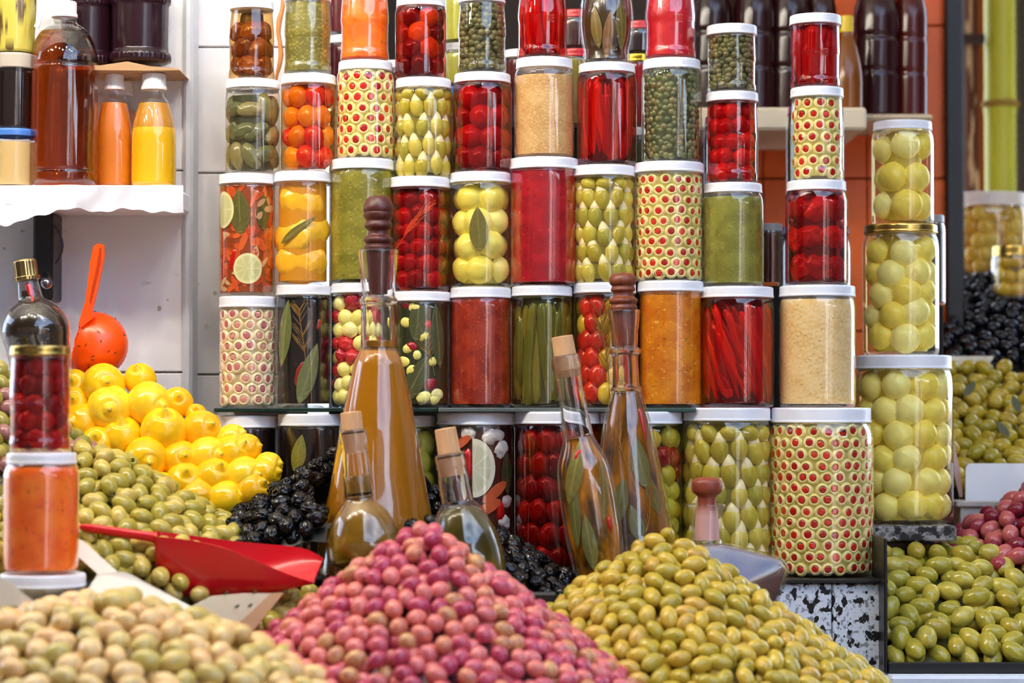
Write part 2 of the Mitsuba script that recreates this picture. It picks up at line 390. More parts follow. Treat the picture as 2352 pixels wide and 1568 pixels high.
class Jar:
    def __init__(self, label, cx, base, top, hw, lw, lh, Y=0.0, kind='straight', lid='white', cat='jar', name='glass_jar', zbase=None, lid_label=None):
        """cx, base, top, hw, lw, lh: the axis, the base, the lid's top, half widths of body and lid and the lid's height in the frame; zbase: stands on this height"""
        self.k = key(name)
        self.c = P(cx, base, Y)
        self.px, self.Y, self.R, rl, lh = (cx, hw), Y, M(hw, Y), M(lw, Y), M(lh, Y)
        self.z0 = zbase if zbase is not None else P(cx, base, Y - self.R)[2]
        self.ztop = P(cx, top, Y - rl)[2] if top is not None else None
        self.H = self.ztop - self.z0
        self.h = self.H - lh * 0.42
        self.prof = profile(kind, self.R, self.h, rl)
        self.base = np.array([self.c[0], Y, self.z0])
        tag(self.k, label, cat)
        add(self.k + '__body', lathe(self.prof, 72) if False else lathe(self.prof, 64), None, 'glass', 40, tw=self.tw())
        col, mat = {'white': (WHITE, 'paint'), 'gold': (GOLD, 'metal'), 'red': (lin((190, 24, 30)), 'paint'), 'blue': (lin((60, 110, 190)), 'paint'),
                    'grey': (lin((150, 148, 150)), 'paint'), 'cream': (lin((232, 224, 208)), 'paint'), 'yellow': (lin((210, 180, 60)), 'metal'),
                    'print': (self.print_color, 'paint')}[lid]
        t = np.eye(4)
        t[:3, 3] = self.base + [0, 0, self.H - lh]
        add(self.k + '__lid', lid_mesh(rl, lh), col, mat, 35, tw=t)
        if lid != 'white' or lid_label:
            labels[self.k + '__lid'] = {'label': lid_label or {'print': 'lid printed in blue, red and white', 'gold': 'gold coloured metal lid'}.get(lid, lid + ' lid')}
        self.gap = 0.0
        rb, zb_ = rl * .955, self.H - lh - .0016
        a = np.linspace(0, 2 * np.pi, 9)
        add(self.k + '__neck_ring', lathe(np.column_stack([rb + .0013 * np.cos(a), zb_ + .0013 * np.sin(a)]), 64), None, 'thick_glass', True, tw=self.tw())

    def print_color(self, v):
        a = np.arctan2(v[:, 0], -v[:, 1])
        n = np.floor(a * 5.0 + 3 * (v[:, 2] > v[:, 2].mean())) % 3
        return np.where((n == 0)[:, None], lin((40, 60, 140)), np.where((n == 1)[:, None], lin((225, 225, 230)), lin((180, 30, 40))))

    def tw(self):
        t = np.eye(4)
        t[:3, 3] = self.base
        return t

    def rin(self, z):
        q = self.prof[3:]
        o = np.maximum.accumulate(q[:, 1] + np.arange(len(q)) * 1e-9)
        return np.interp(z, o, q[:, 0]) - 0.0010

    def at(self, px, py):
        """(angle from the front, height above the base) of what is seen at (px, py)"""
        th = math.asin(np.clip((px - self.px[0]) / self.px[1], -.97, .97))
        r = self.R
        Yf = self.Y - r * math.cos(th)
        return th, P(px, py, Yf)[2] - self.z0

    def place(self, th, z, depth, spin=0.0, scale=1.0):
        n, t, u = np.array([math.sin(th), -math.cos(th), 0]), np.array([math.cos(th), math.sin(th), 0]), np.array([0, 0, 1.0])
        c, s = math.cos(spin), math.sin(spin)
        m = np.eye(4)
        sc = np.broadcast_to(scale, 3)
        m[:3, 0], m[:3, 1], m[:3, 2] = (c * t + s * u) * sc[0], (-s * t + c * u) * sc[1], n * sc[2]
        m[:3, 3] = self.base + n * (self.rin(z) - depth) + [0, 0, z]
        return m

    def core(self, depth, col, ztop=None, part='brine', mat='satin', z0=.005):
        """murky brine behind what is pressed against the glass, or a filling"""
        zt = ztop or self.h * 0.975
        zz = np.linspace(z0, zt, 24)
        r = np.maximum(self.rin(zz) - depth, .004)
        pr = np.vstack([[(0, z0)], np.column_stack([r, zz]), [(0, zt)]])
        add(f'{self.k}__{part}', lathe(pr, 48), col, mat, 40, tw=self.tw())

    def liquid(self, tint):
        zz = np.linspace(.0042, self.h * .982, 36)
        r = self.rin(zz) + .0004
        add(self.k + '__liquid', lathe(np.vstack([[(0, .0042)], np.column_stack([r, zz]), [(0, zz[-1])]]), 56), None, tint, 40, tw=self.tw())

    def paste(self, kind, ztop=None):
        zt = ztop or self.h * 0.97
        zz = np.linspace(.0045, zt, 40)
        r = self.rin(zz) - .0004
        pr = np.vstack([[(0, .0045)], np.column_stack([r, zz]), [(r[-1] * .6, zt - .0012), (0, zt - .002)]])
        add(self.k + '__filling', lathe(pr, 64), None, 'paste', 40, uv=(PASTES.index(kind) + .5, .5), tw=self.tw())

    def wrap(self, name, outline, th, z, col, label, cat, group=None, spin=0.0, thick=.0012, depth=.0006, mat='satin', dome=0.0, part=None):
        """a flat piece (outline in metres around its middle) pressed along the inside of the glass"""
        v2, f = trimesh.creation.triangulate_polygon(Polygon(outline).buffer(0), engine='earcut')
        m = trimesh.Trimesh(np.column_stack([v2, v2[:, 0] * 0]), f, process=False).subdivide_to_size(.006, max_iter=8)
        v2, f = np.asarray(m.vertices)[:, :2], np.asarray(m.faces)
        c, s = math.cos(spin), math.sin(spin)
        q = v2 @ np.array([[c, s], [-s, c]])
        zz = np.clip(z + q[:, 1], .004, self.h * .95)
        r0 = self.rin(zz) - depth
        a = th + q[:, 0] / self.R

        def on(r):
            return np.column_stack([r * np.sin(a), -r * np.cos(a), zz]) + self.base
        v = on(r0)
        w = on(r0 - thick)
        m = solidify(v, f, w - v)
        k = part or key(name)
        u = np.vstack([v2, v2])
        add(k, m, (lambda vv: col(u)) if callable(col) else col, mat, True if callable(col) else 30)
        if not part:
            tag(k, label, cat, group)
        return k


def leaf_outline(L, Wd, n=14):
    t = np.linspace(0, 1, n)
    w = Wd / 2 * np.sin(np.pi * t ** .9) ** .8 * (1 - .12 * t)
    return [(a, b) for a, b in zip(w, (t - .5) * L)] + [(-a, b) for a, b in zip(w[::-1][1:-1], (t[::-1][1:-1] - .5) * L)]


def leaf_color(c, L):
    c = np.asarray(c)

    def f(u):
        mid = np.exp(-(u[:, :1] / (L * .012)) ** 2)
        vein = (np.sin((u[:, 1:] + np.abs(u[:, :1]) * .8) / L * 44) > .9) * .25
        n = meshkit.fbm(np.column_stack([u * 300, u[:, 0] * 0]), 3, 4)[:, None]
        return np.clip(c * (.8 + .4 * n) * (1 + vein) + mid * np.array([.10, .09, .03]), 0, 1)
    return f


BAY = lin((104, 100, 52))


def bay_leaf(j, px, py, L, Wd, spin, label, col=BAY, depth=.0006):
    th, z = j.at(px, py)
    L, Wd = M(L, j.Y), M(Wd, j.Y)
    return j.wrap('bay_leaf', leaf_outline(L, Wd), th, z, leaf_color(col, L), label, 'leaf', spin=spin, thick=.0005, depth=depth)


def sprig(j, px, py, L, spin, label, col=lin((150, 104, 40)), n=26, spread=.28, name='herb_sprig'):
    """dried herb: a stalk with thin needles lying along the inside of the glass"""
    th, z = j.at(px, py)
    L = M(L, j.Y)
    parts = []
    c, s = math.cos(spin), math.sin(spin)

    def path(p):
        p = np.asarray(p)
        q = p @ np.array([[c, s], [-s, c]])
        zz = np.clip(z + q[:, 1], .005, j.h * .94)
        r = j.rin(zz) - .0016
        a = th + q[:, 0] / j.R
        return np.column_stack([r * np.sin(a), -r * np.cos(a), zz]) + j.base
    parts.append(tube(path([(0.0015 * math.sin(t * 5), (t - .5) * L) for t in np.linspace(0, 1, 9)]), .0006, 5))
    for i in range(n):
        t = .3 + .7 * rng.random()
        sgn, ln = rng.choice([-1, 1]), L * (.12 + .14 * rng.random())
        y0 = (t - .5) * L
        parts.append(tube(path([(0, y0), (sgn * ln * spread * .6, y0 + ln * .6), (sgn * ln * spread, min(y0 + ln, L * .56))]), [.0004, .0005, .0003], 4))
    k = key(name)
    add(k, trimesh.util.concatenate(parts), jitter(col), 'matte')
    tag(k, label, 'herb')


# prototypes of what lies in the jars (local z points at the glass, y up)
def ring_mesh():
    p = fillet([(0, -1.3), (.62, -1.25, .3), (1.0, -.75, .35), (1.0, -.28, .3), (.74, 0, .14), (.56, -.03, .08), (.50, -.2)], 5)
    m = lathe(p, 20)
    m.vertices = np.column_stack([m.vertices[:, 0], -m.vertices[:, 1], m.vertices[:, 2]])
    m.invert()
    return m


def plug_mesh(i):
    r = np.random.default_rng(50 + i)
    n = (4, 9, 4, 7, 5, 9, 4, 8)[i % 8]
    a = np.arange(n) * 2 * np.pi / n + r.random() * 6
    q = np.column_stack([np.cos(a), np.sin(a)]) * (.42 + .13 * r.random((n, 1)))
    q = np.vstack([Polygon(q).buffer(.06, 3).exterior.coords[:-1]])
    m = m3.Manifold.hull_points(np.vstack([np.column_stack([q, q[:, 0] * 0 - .6]), np.column_stack([q, q[:, 0] * 0 - .10]), np.column_stack([q * .7, q[:, 0] * 0 - .02])]))
    return m


RINGS = {}
for name_, cols, plug in (('stuffed_olive', [(232, 220, 150), (238, 226, 164), (224, 210, 136), (234, 216, 152)], [(200, 34, 26), (176, 22, 22), (214, 50, 34)]),
                          ('cream_ring', [(236, 218, 174), (240, 224, 186), (228, 210, 162)], [(204, 128, 118), (190, 104, 104), (214, 146, 130)])):
    RINGS[name_] = []
    for i in range(8):
        RINGS[name_].append(group(f'proto_{name_}_{i}', {'flesh': solid(ring_mesh(), mottled(lin(cols[i % len(cols)]), .07, 3, i), 'wet', True),
                                                        'pimento': solid(plug_mesh(i), lin(plug[i % 3]), 'wet', 40)}))


def rings(j, name, d, label, grp, arc=80, z0=None, z1=None, plug_label='red pimento filling'):
    r = M(d, j.Y) / 2
    z0, z1 = z0 or r * 1.25, z1 or j.h * .93
    n = max(2, int(round((z1 - z0 - r) / (r * 1.76))) + 1)
    for row, z in enumerate(np.linspace(z0, z1 - r, n)):
        rr = j.rin(z) - r * .3
        step = 2 * r * 1.02 / rr
        m = int(math.radians(arc) / step + .3)
        for i in range(-m - row % 2, m + 1):
            th = (i + .5 * (row % 2) + .08 * rng.normal()) * step
            k = key(name)
            tag(k, label, 'stuffed olive', grp)
            zz = z + rng.normal() * r * .09
            s = r * rng.uniform(.99, 1.1)
            inst(k, RINGS[name][rng.integers(8)], j.place(th, zz, r * rng.uniform(.0, .12), rng.uniform(0, 6.28), (s * rng.uniform(.9, 1.04), s * rng.uniform(.96, 1.06), s)))


ALMONDS = []
for i, c in enumerate([(186, 170, 66), (200, 184, 78), (176, 160, 58), (206, 190, 92), (168, 160, 70)]):
    o = lathe(fillet([(0, -1.35), (.36, -1.25, .3), (.78, -.55, .5), (.76, .22, .4), (.62, .58, .1), (.44, .56)], 6), 20)
    t = lathe(fillet([(0, .2), (.52, .3, .2), (.57, .72, .3), (.30, 1.32, .3), (0, 1.58)], 5), 16)
    for m in (o, t):
        m.vertices = np.asarray(m.vertices)[:, [0, 2, 1]] * [1, 1, -1]
    ALMONDS.append(group(f'proto_almond_olive_{i}', {'flesh': solid(o, mottled(lin(c), .08, 3, i), 'wet', True), 'almond': solid(t, lin((238, 226, 204)), 'wet', True)}))


def almonds(j, d, rows, label, grp, arc=88):
    r = M(d, j.Y) / 2
    zs = np.linspace(r * 1.75, j.h * .9 - r * 2.1, rows)
    for row, z in enumerate(zs):
        step = 2 * r * 1.06 / (j.R - r)
        m = int(math.radians(arc) / step + .3)
        for i in range(-m - row % 2, m + 1):
            th = (i + .5 * (row % 2) + .07 * rng.normal()) * step
            k = key('almond_stuffed_olive')
            tag(k, label, 'stuffed olive', grp)
            s = r * 1.32 * rng.uniform(.93, 1.04)
            inst(k, ALMONDS[rng.integers(5)], j.place(th, z + rng.normal() * r * .16, s * .76, rng.normal() * .13, (s, s * rng.uniform(.92, 1.08), s * .9)))
    for i in range(-7, 8):   # whole olives lying in the neck of the jar
        zc = j.h * .9
        rr = j.rin(zc) - r
        th = i * 2.3 * r / rr
        if abs(th) < 1.75:
            k = key('neck_olive')
            tag(k, 'whole green olive lying at the top of ' + grp.split(' in ')[-1], 'olive', 'whole olives at the top of ' + grp.split(' in ')[-1])
            inst(k, BALLS['green_olive'][rng.integers(len(BALLS['green_olive']))], j.place(th, zc - r * .4, r * 1.0, rng.normal() * .5, (r * 1.15, r * .9, r * .95)))


def balls_proto(name, cols, amp=.03, mat='wet', mot=.1, freq=2.2, seeds=2, sub=3):
    return [group(f'proto_{name}_{i}_{s}', {'one': solid(blob((1, 1, 1), amp, freq, i * 7 + s, sub), mottled(lin(c), mot, 2.5, i * 3 + s), mat, True)}) for i, c in enumerate(cols) for s in range(seeds)]


BALLS = {
    'onion': balls_proto('onion', [(248, 230, 122), (250, 236, 150), (244, 222, 104), (250, 240, 168)], .05, mot=.07),
    'pale_onion': balls_proto('pale_onion', [(240, 230, 130), (246, 236, 156), (236, 222, 110)], .05, mot=.07),
    'cherry': balls_proto('cherry', [(168, 20, 36), (140, 12, 28), (186, 30, 40)], .05, mot=.14),
    'bright_cherry': balls_proto('bright_cherry', [(206, 36, 48), (184, 24, 38), (220, 54, 52)], .05, mot=.14),
    'yellow_tomato': balls_proto('yellow_tomato', [(222, 138, 22), (212, 120, 18), (226, 156, 40)], .08, mot=.12),
    'red_tomato': balls_proto('red_tomato', [(206, 40, 24), (190, 28, 22)], .08, mot=.12),
    'dark_red': balls_proto('dark_red', [(122, 20, 16), (146, 34, 20), (100, 12, 14)], .07, mot=.14),
    'gherkin': balls_proto('gherkin', [(112, 108, 66), (128, 120, 74), (92, 94, 58), (134, 122, 78)], .13, mot=.16, freq=2.0),
    'brown_fig': balls_proto('brown_fig', [(128, 72, 30), (112, 60, 26), (146, 86, 40)], .16, mot=.25),
    'caper': balls_proto('caper', [(98, 104, 66), (112, 116, 76), (84, 92, 60), (120, 112, 74)], .08, mot=.2, sub=2),
    'olive_caper': balls_proto('olive_caper', [(98, 94, 56), (112, 104, 62), (84, 84, 50)], .08, mot=.2, sub=2),
    'crumpled_red': balls_proto('crumpled_red', [(184, 28, 40), (160, 20, 32), (200, 40, 44)], .35, mot=.2, freq=1.6),
    'lemon_whole': balls_proto('lemon_whole', [(246, 192, 46), (242, 180, 34)], .06, mot=.08, sub=4),
    'white_chunk': balls_proto('white_chunk', [(222, 214, 200), (210, 190, 178)], .3, mot=.1, freq=1.8),
    'green_olive': balls_proto('green_olive', [(186, 170, 66), (200, 184, 78), (172, 158, 56)], .03, mot=.1),
    'yellow_olive': balls_proto('yellow_olive', [(212, 174, 48), (200, 160, 38), (220, 188, 66)], .03, mot=.1),
}


def pack(j, kind, name, d, label, cat, grp, arc=88, asp=1.0, tilt=0.0, z1=None, z0=None, mix=None, jit=.06, squash=.85, kind_field='thing', spinall=False, fat=1.0):
    """pieces pressed against the glass in staggered rows; d: size across in the frame, asp: height over width"""
    r = M(d, j.Y) / 2
    z1, z0 = z1 or j.h * .93, z0 or r * asp * 1.05 + .004
    n = max(2, int(round((z1 - z0 - r * asp) / (r * asp * 1.68))) + 1)
    for row, z in enumerate(np.linspace(z0, z1 - r * asp, n)):
        rr = j.rin(z) - r * .8
        step = 2 * r * .97 / rr
        m = int(math.radians(arc) / step + .35)
        for i in range(-m - row % 2, m + 1):
            th = (i + .5 * (row % 2) + jit * rng.normal()) * step
            kk, nn, ll, cc, gg = (kind, name, label, cat, grp) if mix is None else mix[rng.integers(len(mix))]
            if kind_field == 'stuff':
                counts[nn + '#'] = counts.get(nn + '#', 0) + 1
                k = f'{nn}__{counts[nn + "#"]:03d}'
                if counts[nn + '#'] == 1:
                    tag(nn, ll, None, gg, 'stuff')
            else:
                k = tag(key(nn), ll, cc, gg)
            s = r * rng.uniform(1.0, 1.12) * fat
            dp = s * squash * rng.uniform(1.0, 1.06) + .0004 + j.gap
            inst(k, BALLS[kk][rng.integers(len(BALLS[kk]))], j.place(th, z + rng.normal() * r * jit, dp, tilt * rng.normal() if not spinall else rng.uniform(0, 6.28), (s, s * asp, s * squash)))


def chilies(j, n, rad, lens, tilt, cols, label, grp, name='red_chili', cat='chili pepper', arc=1.75, zlo=.005, bend=.1, blunt=.35):
    """long peppers standing in the jar along the glass"""
    r = M(rad, j.Y)
    for i in range(n):
        th0 = -arc + 2 * arc * (i + .5 * rng.random()) / n
        L = j.h * .9 * rng.uniform(*lens)
        za = zlo + (j.h * .9 - zlo - L) * rng.random()
        t = np.linspace(0, 1, 14)
        tl = tilt + rng.normal() * .07
        b = rng.normal() * bend
        z = za + L * t
        rr = r * rng.uniform(.8, 1.15) * np.minimum(1, (t / .35 + .02) ** .7) * np.clip((1 - t) / .06 + blunt, 0, 1)
        dep = r * 1.15 + .0006 + j.gap + (rng.random() < .3) * r * .9
        a = th0 + tl * (t - .5) * L / j.R + b * np.sin(t * np.pi) + .03 * np.sin(t * 9 + i)
        rad_ = j.rin(z) - dep
        pts = np.column_stack([rad_ * np.sin(a), -rad_ * np.cos(a), z]) + j.base
        if rng.random() < .3:
            rr = rr[::-1]
        k = key(name)
        add(k, tube(pts, np.maximum(rr, .0006), 10), jitter(lin(cols[rng.integers(len(cols))]), .08), 'wet')
        tag(k, label, cat, grp)


# heights: the glass shelf's top is what row A stands on
ZSH = P(0, 936, -0.045)[2]
J = {}
W_ = 'straight'


def row(items):
    for (kk, cx, base, top, hw, lw, lh, kind, lid, label, under) in items:
        J[kk] = Jar(label, cx, base, top, hw, lw, lh, YD.get(kk, 0.0), kind, lid, zbase=ZSH if under == 'shelf' else J[under].ztop + .0002 if under else None)


YD = {'E1': .13, 'E2': .13, 'E3': .13, 'L0': -.47, 'L1': -.47, 'L2': -.47, 'F3': .05, 'F4': 0.02, 'F1': .01, 'F2': -.005}
row([
    ('F8', 1887, 1326, 936, 120, 114, 34, W_, 'white', 'big glass jar of pimento-stuffed olives standing on the granite block', None),
    ('F7', 1670, 1326, 936, 104, 100, 30, W_, 'white', 'big glass jar of almond-stuffed green olives behind the round wooden bottle stopper', None),
    ('F6', 1471, 1326, 945, 95, 96, 28, W_, 'white', 'big jar of mixed green vegetables standing behind the tall herb oil bottle', None),
    ('F5', 1281, 1326, 945, 98, 97, 28, W_, 'white', 'big jar of dark red oval peppers right of the lemon slice jar', None),
    ('F4', 1096, 1326, 947, 90, 92, 28, W_, 'white', 'big jar of mixed vegetables with a half lemon slice against the glass', None),
    ('F3', 940, 1326, 954, 62, 62, 25, W_, 'white', 'jar of pale onions mostly hidden behind the tall amber oil bottle', None),
    ('F2', 711, 1326, 950, 72, 73, 28, W_, 'white', 'dark jar with a yellow leaf standing above the black olives', None),
    ('F1', 562, 1326, 954, 74, 76, 28, W_, 'white', 'dark jar under the left end of the glass shelf beside the lemons', None),
    ('A1', 568, 937, 679, 65, 65, 25, W_, 'white', 'jar of cream rings with pink centres at the left end of the glass shelf', 'shelf'),
    ('A2', 697, 937, 653, 64, 64, 23, W_, 'white', 'jar of black olives with two large bay leaves on the glass shelf', 'shelf'),
    ('A3', 826, 935, 649, 66, 66, 22, W_, 'white', 'jar of small onions and red pepper strips left of the tall oil bottle', 'shelf'),
    ('A4', 965, 932, 668, 69, 70, 22, W_, 'white', 'jar of mixed garlic, bay leaves and dried herbs right of the tall oil bottle', 'shelf'),
    ('A5', 1104, 930, 658, 71, 70, 24, W_, 'white', 'jar of brick-red speckled chili paste on the glass shelf', 'shelf'),
    ('A6', 1245, 927, 655, 70, 70, 23, W_, 'white', 'jar of long green peppers standing upright on the glass shelf', 'shelf'),
    ('A7', 1389, 925, 648, 72, 72, 23, W_, 'white', 'jar of red and yellow small peppers with a dried sprig behind the corked bottle', 'shelf'),
    ('A8', 1541, 925, 643, 72, 76, 24, W_, 'white', 'jar of mustard-orange sauce at the right end of the glass shelf', 'shelf'),
    ('A9', 1693, 933, 656, 85, 84, 25, W_, 'white', 'jar packed with slanting long red chilies', 'F7'),
    ('A10', 1878, 933, 653, 88, 87, 25, W_, 'white', 'jar of coarse pale minced garlic', 'F8'),
    ('B1', 567, 678, 396, 64, 64, 23, 'straight', 'white', 'jar of carrot slivers with a round lemon slice and a bay leaf', 'A1'),
    ('B2', 695, 652, 391, 67, 67, 23, W_, 'white', 'jar of whole preserved lemons with a narrow leaf', 'A2'),
    ('B3', 832, 648, 361, 74, 73, 24, W_, 'white', 'jar of olive-green mash behind the tall wooden stopper', 'A3'),
    ('B4', 963, 665, 403, 70, 71, 24, W_, 'white', 'jar of dark red cherry peppers with a yellow dried sprig', 'A4'),
    ('B5', 1104, 657, 392, 74, 71, 23, W_, 'white', 'jar of pale yellow onions with one bay leaf in front', 'A5'),
    ('B6', 1249, 655, 358, 77, 80, 25, W_, 'white', 'tall jar of smooth crimson chili paste', 'A6'),
    ('B7', 1386, 650, 376, 73, 74, 24, W_, 'white', 'jar of almond-stuffed olives between the crimson paste and the stuffed olives', 'A7'),
    ('B8', 1536, 643, 368, 78, 81, 23, W_, 'white', 'jar of small pimento-stuffed olives standing on the mustard-orange sauce', 'A8'),
    ('B9', 1684, 655, 417, 71, 67, 22, W_, 'white', 'jar of green pickle sauce standing on the slanting chilies', 'A9'),
    ('B10', 1876, 652, 411, 72, 68, 23, W_, 'white', 'jar of crumpled red peppers standing on the minced garlic', 'A10'),
    ('C1', 580, 393, 178, 63, 61, 20, W_, 'white', 'jar of grey-green gherkins standing on the carrot sliver jar', 'B1'),
    ('C2', 708, 388, 166, 63.5, 63, 22, W_, 'white', 'jar of yellow and red cherry tomatoes standing on the preserved lemons', 'B2'),
    ('C3', 839, 358, 135, 67, 62, 21, W_, 'white', 'jar of pimento-stuffed olives standing on the olive-green mash', 'B3'),
    ('C4', 972, 402, 175, 68, 64, 22, W_, 'white', 'jar of almond-stuffed olives standing on the cherry peppers', 'B4'),
    ('C5', 1108, 388, 163, 68, 65, 21, W_, 'white', 'jar of round red cherry peppers standing on the pale onions', 'B5'),
    ('C6', 1250, 357, 128, 69, 65, 23, W_, 'white', 'jar of beige grainy paste standing on the crimson paste', 'B6'),
    ('C7', 1394, 375, 140, 69, 65, 21, W_, 'white', 'jar of red chilies with a dried sprig standing on almond-stuffed olives', 'B7'),
    ('C8', 1543, 367, 130, 70, 66, 23, W_, 'white', 'jar of green capers with a dark sprig standing on small stuffed olives', 'B8'),
    ('C9', 1682, 412, 207, 59, 60, 21, 'waist', 'white', 'waisted jar of red cherry peppers standing on the green pickle sauce', 'B9'),
    ('C10', 1877, 408, 196, 61, 61, 22, 'waist', 'white', 'waisted jar of stuffed olives standing on the crumpled red peppers', 'B10'),
    ('D1', 578, 175, -4, 53, 50, 20, 'waist', 'white', 'waisted jar of brown figs in syrup standing on the gherkins', 'C1'),
    ('D2', 706, 163, -26, 55, 54, 22, 'waist', 'white', 'waisted jar of chopped green pickle standing on the cherry tomatoes', 'C2'),
    ('D3', 838, 133, -56, 56, 54, 22, 'waist', 'white', 'waisted jar of bright orange sauce standing on stuffed olives', 'C3'),
    ('D4', 966, 173, -12, 59, 56, 21, W_, 'white', 'jar of red and yellow tomatoes standing on almond-stuffed olives', 'C4'),
    ('D5', 1107, 162, -22, 56, 54, 22, 'waist', 'white', 'waisted jar of grey-green capers standing on the round red cherry peppers', 'C5'),
    ('D6', 1246, 127, -60, 58, 54, 22, 'waist', 'white', 'waisted jar of upright red chilies standing on the beige paste', 'C6'),
    ('D7', 1393, 140, -58, 63, 50, 22, 'barrel', 'white', 'barrel-shaped jar of dark brown leaves standing on the red chili jar', 'C7'),
    ('D8', 1540, 128, -62, 59, 55, 22, 'waist', 'white', 'waisted jar of crimson tomato sauce standing on the green capers', 'C8'),
    ('D9', 1681, 207, 52, 57, 58, 22, 'waist', 'white', 'waisted jar of small capers standing topmost on the waisted cherry pepper jar', 'C9'),
    ('D10', 1873, 197, 28, 57.5, 59, 22, 'waist', 'white', 'waisted jar of red pepper strips, topmost on the minced garlic column', 'C10'),
    ('E1', 2078, 1205, 814, 111, 108, 31, W_, 'white', 'big jar of pale onions standing on the granite slab', None),
    ('E2', 2070, 808, 511, 87.5, 84, 20, W_, 'gold', 'tall jar of pale onions with a gold lid', 'E1'),
    ('E3', 2074, 508, 273, 71.5, 67, 21, W_, 'white', 'small jar of pale onions standing topmost on the gold lid', 'E2'),
    ('L0', 97, 1580, 1323, 84, 98, 30, W_, 'white', 'jar sunk in the pale olives with only its white lid showing', None),
    ('L1', 94, 1320, 1041, 86, 79, 25, W_, 'white', 'jar of orange chili sauce standing at the front left', 'L0'),
    ('L2', 91, 1037, 793, 69, 68, 22, 'waist', 'gold', 'waisted jar of red cherry peppers with a gold lid at the front left', 'L1'),
])
for kk in ('B4', 'B5', 'C7', 'C8', 'A7'):
    J[kk].gap = .0024
# fillings
for kk, p in (('A5', 'brick'), ('A8', 'mustard'), ('A10', 'garlic'), ('B3', 'green'), ('B6', 'chili_red'), ('B9', 'olive_green'), ('C6', 'beige'), ('D2', 'pickle'), ('D3', 'orange'), ('D8', 'tomato_red'), ('L1', 'orange')):
    J[kk].paste(p, J[kk].h * ((.86 if kk == 'C6' else .92) if kk in ('C6', 'A10', 'L1') else .90 if kk == 'B9' else .97))
STU = 'pimento-stuffed green olive pressed against the glass of '
rings(J['F8'], 'stuffed_olive', 30, STU + 'the big jar on the granite block', 'stuffed olives in the big jar on the granite block')
rings(J['B8'], 'stuffed_olive', 26.5, STU + 'the jar on the mustard-orange sauce', 'stuffed olives in the jar on the mustard-orange sauce')
rings(J['C3'], 'stuffed_olive', 29, STU + 'the jar on the olive-green mash', 'stuffed olives in the jar on the olive-green mash')
rings(J['C10'], 'stuffed_olive', 28, STU + 'the waisted jar on the crumpled red peppers', 'stuffed olives in the waisted jar on the crumpled red peppers')
rings(J['A1'], 'cream_ring', 29, 'cream olive ring with a pink centre in the leftmost jar on the shelf', 'cream rings in the jar at the left end of the shelf')
for kk, d in (('F8', 30), ('B8', 26), ('C3', 29), ('C10', 28)):
    J[kk].core(M(d, J[kk].Y) * .22, lin((186, 170, 96)))
J['A1'].core(M(29) * .22, lin((190, 168, 124)))
for kk, d, n, w in (('F7', 41, 6, 'the big jar behind the round wooden stopper'), ('B7', 33, 5, 'the jar right of the crimson paste'), ('C4', 31, 4, 'the jar on the cherry peppers')):
    almonds(J[kk], d, n, 'green olive with a white almond tip in ' + w, 'almond-stuffed olives in ' + w)
    J[kk].core(M(d) * .5, lin((120, 112, 50)))
for kk, d, w in (('E1', 66, 'the big jar on the granite slab'), ('E2', 65, 'the jar with the gold lid'), ('E3', 68, 'the topmost onion jar')):
    pack(J[kk], 'onion', 'pickled_onion', d, 'pale yellow pickled onion pressed against the glass of ' + w, 'onion', 'pickled onions in ' + w, jit=.10, fat=.97, squash=.88)
    J[kk].core(M(d, .13) * .40, lin((196, 174, 66)))
pack(J['B5'], 'pale_onion', 'pickled_onion', 66, 'pale pickled onion in the jar with one bay leaf in front', 'onion', 'pickled onions in the jar with one bay leaf', jit=.07, fat=.95, squash=.92)
J['B5'].core(M(66) * .5, lin((160, 150, 66)))
pack(J['F3'], 'pale_onion', 'pickled_onion', 56, 'pale pickled onion in the jar behind the tall oil bottle', 'onion', 'pickled onions in the jar behind the oil bottle')
J['F3'].core(M(50) * .5, lin((110, 110, 40)))
for kk, b, d, w in (('B4', 'cherry', 43, 'the jar with the yellow dried sprig'), ('C5', 'cherry', 54, 'the jar on the pale onions'), ('C9', 'bright_cherry', 38, 'the waisted jar on the green pickle sauce'),
                    ('L2', 'cherry', 46, 'the waisted jar with a gold lid at the front left')):
    pack(J[kk], b, 'cherry_pepper', d, 'round red cherry pepper in ' + w, 'pepper', 'cherry peppers in ' + w, jit=.09, squash=.9)
    J[kk].core(M(d, J[kk].Y) * .5, lin((74, 6, 12)))
pack(J['F5'], 'dark_red', 'oval_pepper', 46, 'dark red oval pepper in the big jar right of the lemon slice jar', 'pepper', 'oval peppers in the big jar', asp=1.3, tilt=.25)
J['F5'].core(M(46) * .5, lin((56, 8, 10)))
tw_ = [('yellow_tomato', 'yellow_tomato', 'yellow cherry tomato in the jar on the preserved lemons', 'tomato', 'yellow tomatoes in the jar on the preserved lemons')] * 3 + \
      [('red_tomato', 'red_tomato', 'red cherry tomato in the jar on the preserved lemons', 'tomato', 'red tomatoes in the jar on the preserved lemons')] * 2
pack(J['C2'], None, None, 43, None, None, None, asp=1.18, tilt=.4, mix=tw_)
J['C2'].core(M(43) * .5, lin((150, 44, 10)))
tw_ = [('dark_red', 'dark_red_tomato', 'dark red tomato in the jar on the almond-stuffed olives', 'tomato', 'dark tomatoes in the jar topmost on almond olives')] * 4 + \
      [('yellow_tomato', 'yellow_tomato', 'yellow tomato among dark red ones in the jar on the almond-stuffed olives', 'tomato', 'yellow tomatoes among dark red ones')]
pack(J['D4'], None, None, 46, None, None, None, asp=1.1, tilt=.4, mix=tw_)
J['D4'].core(M(43) * .5, lin((70, 14, 8)))
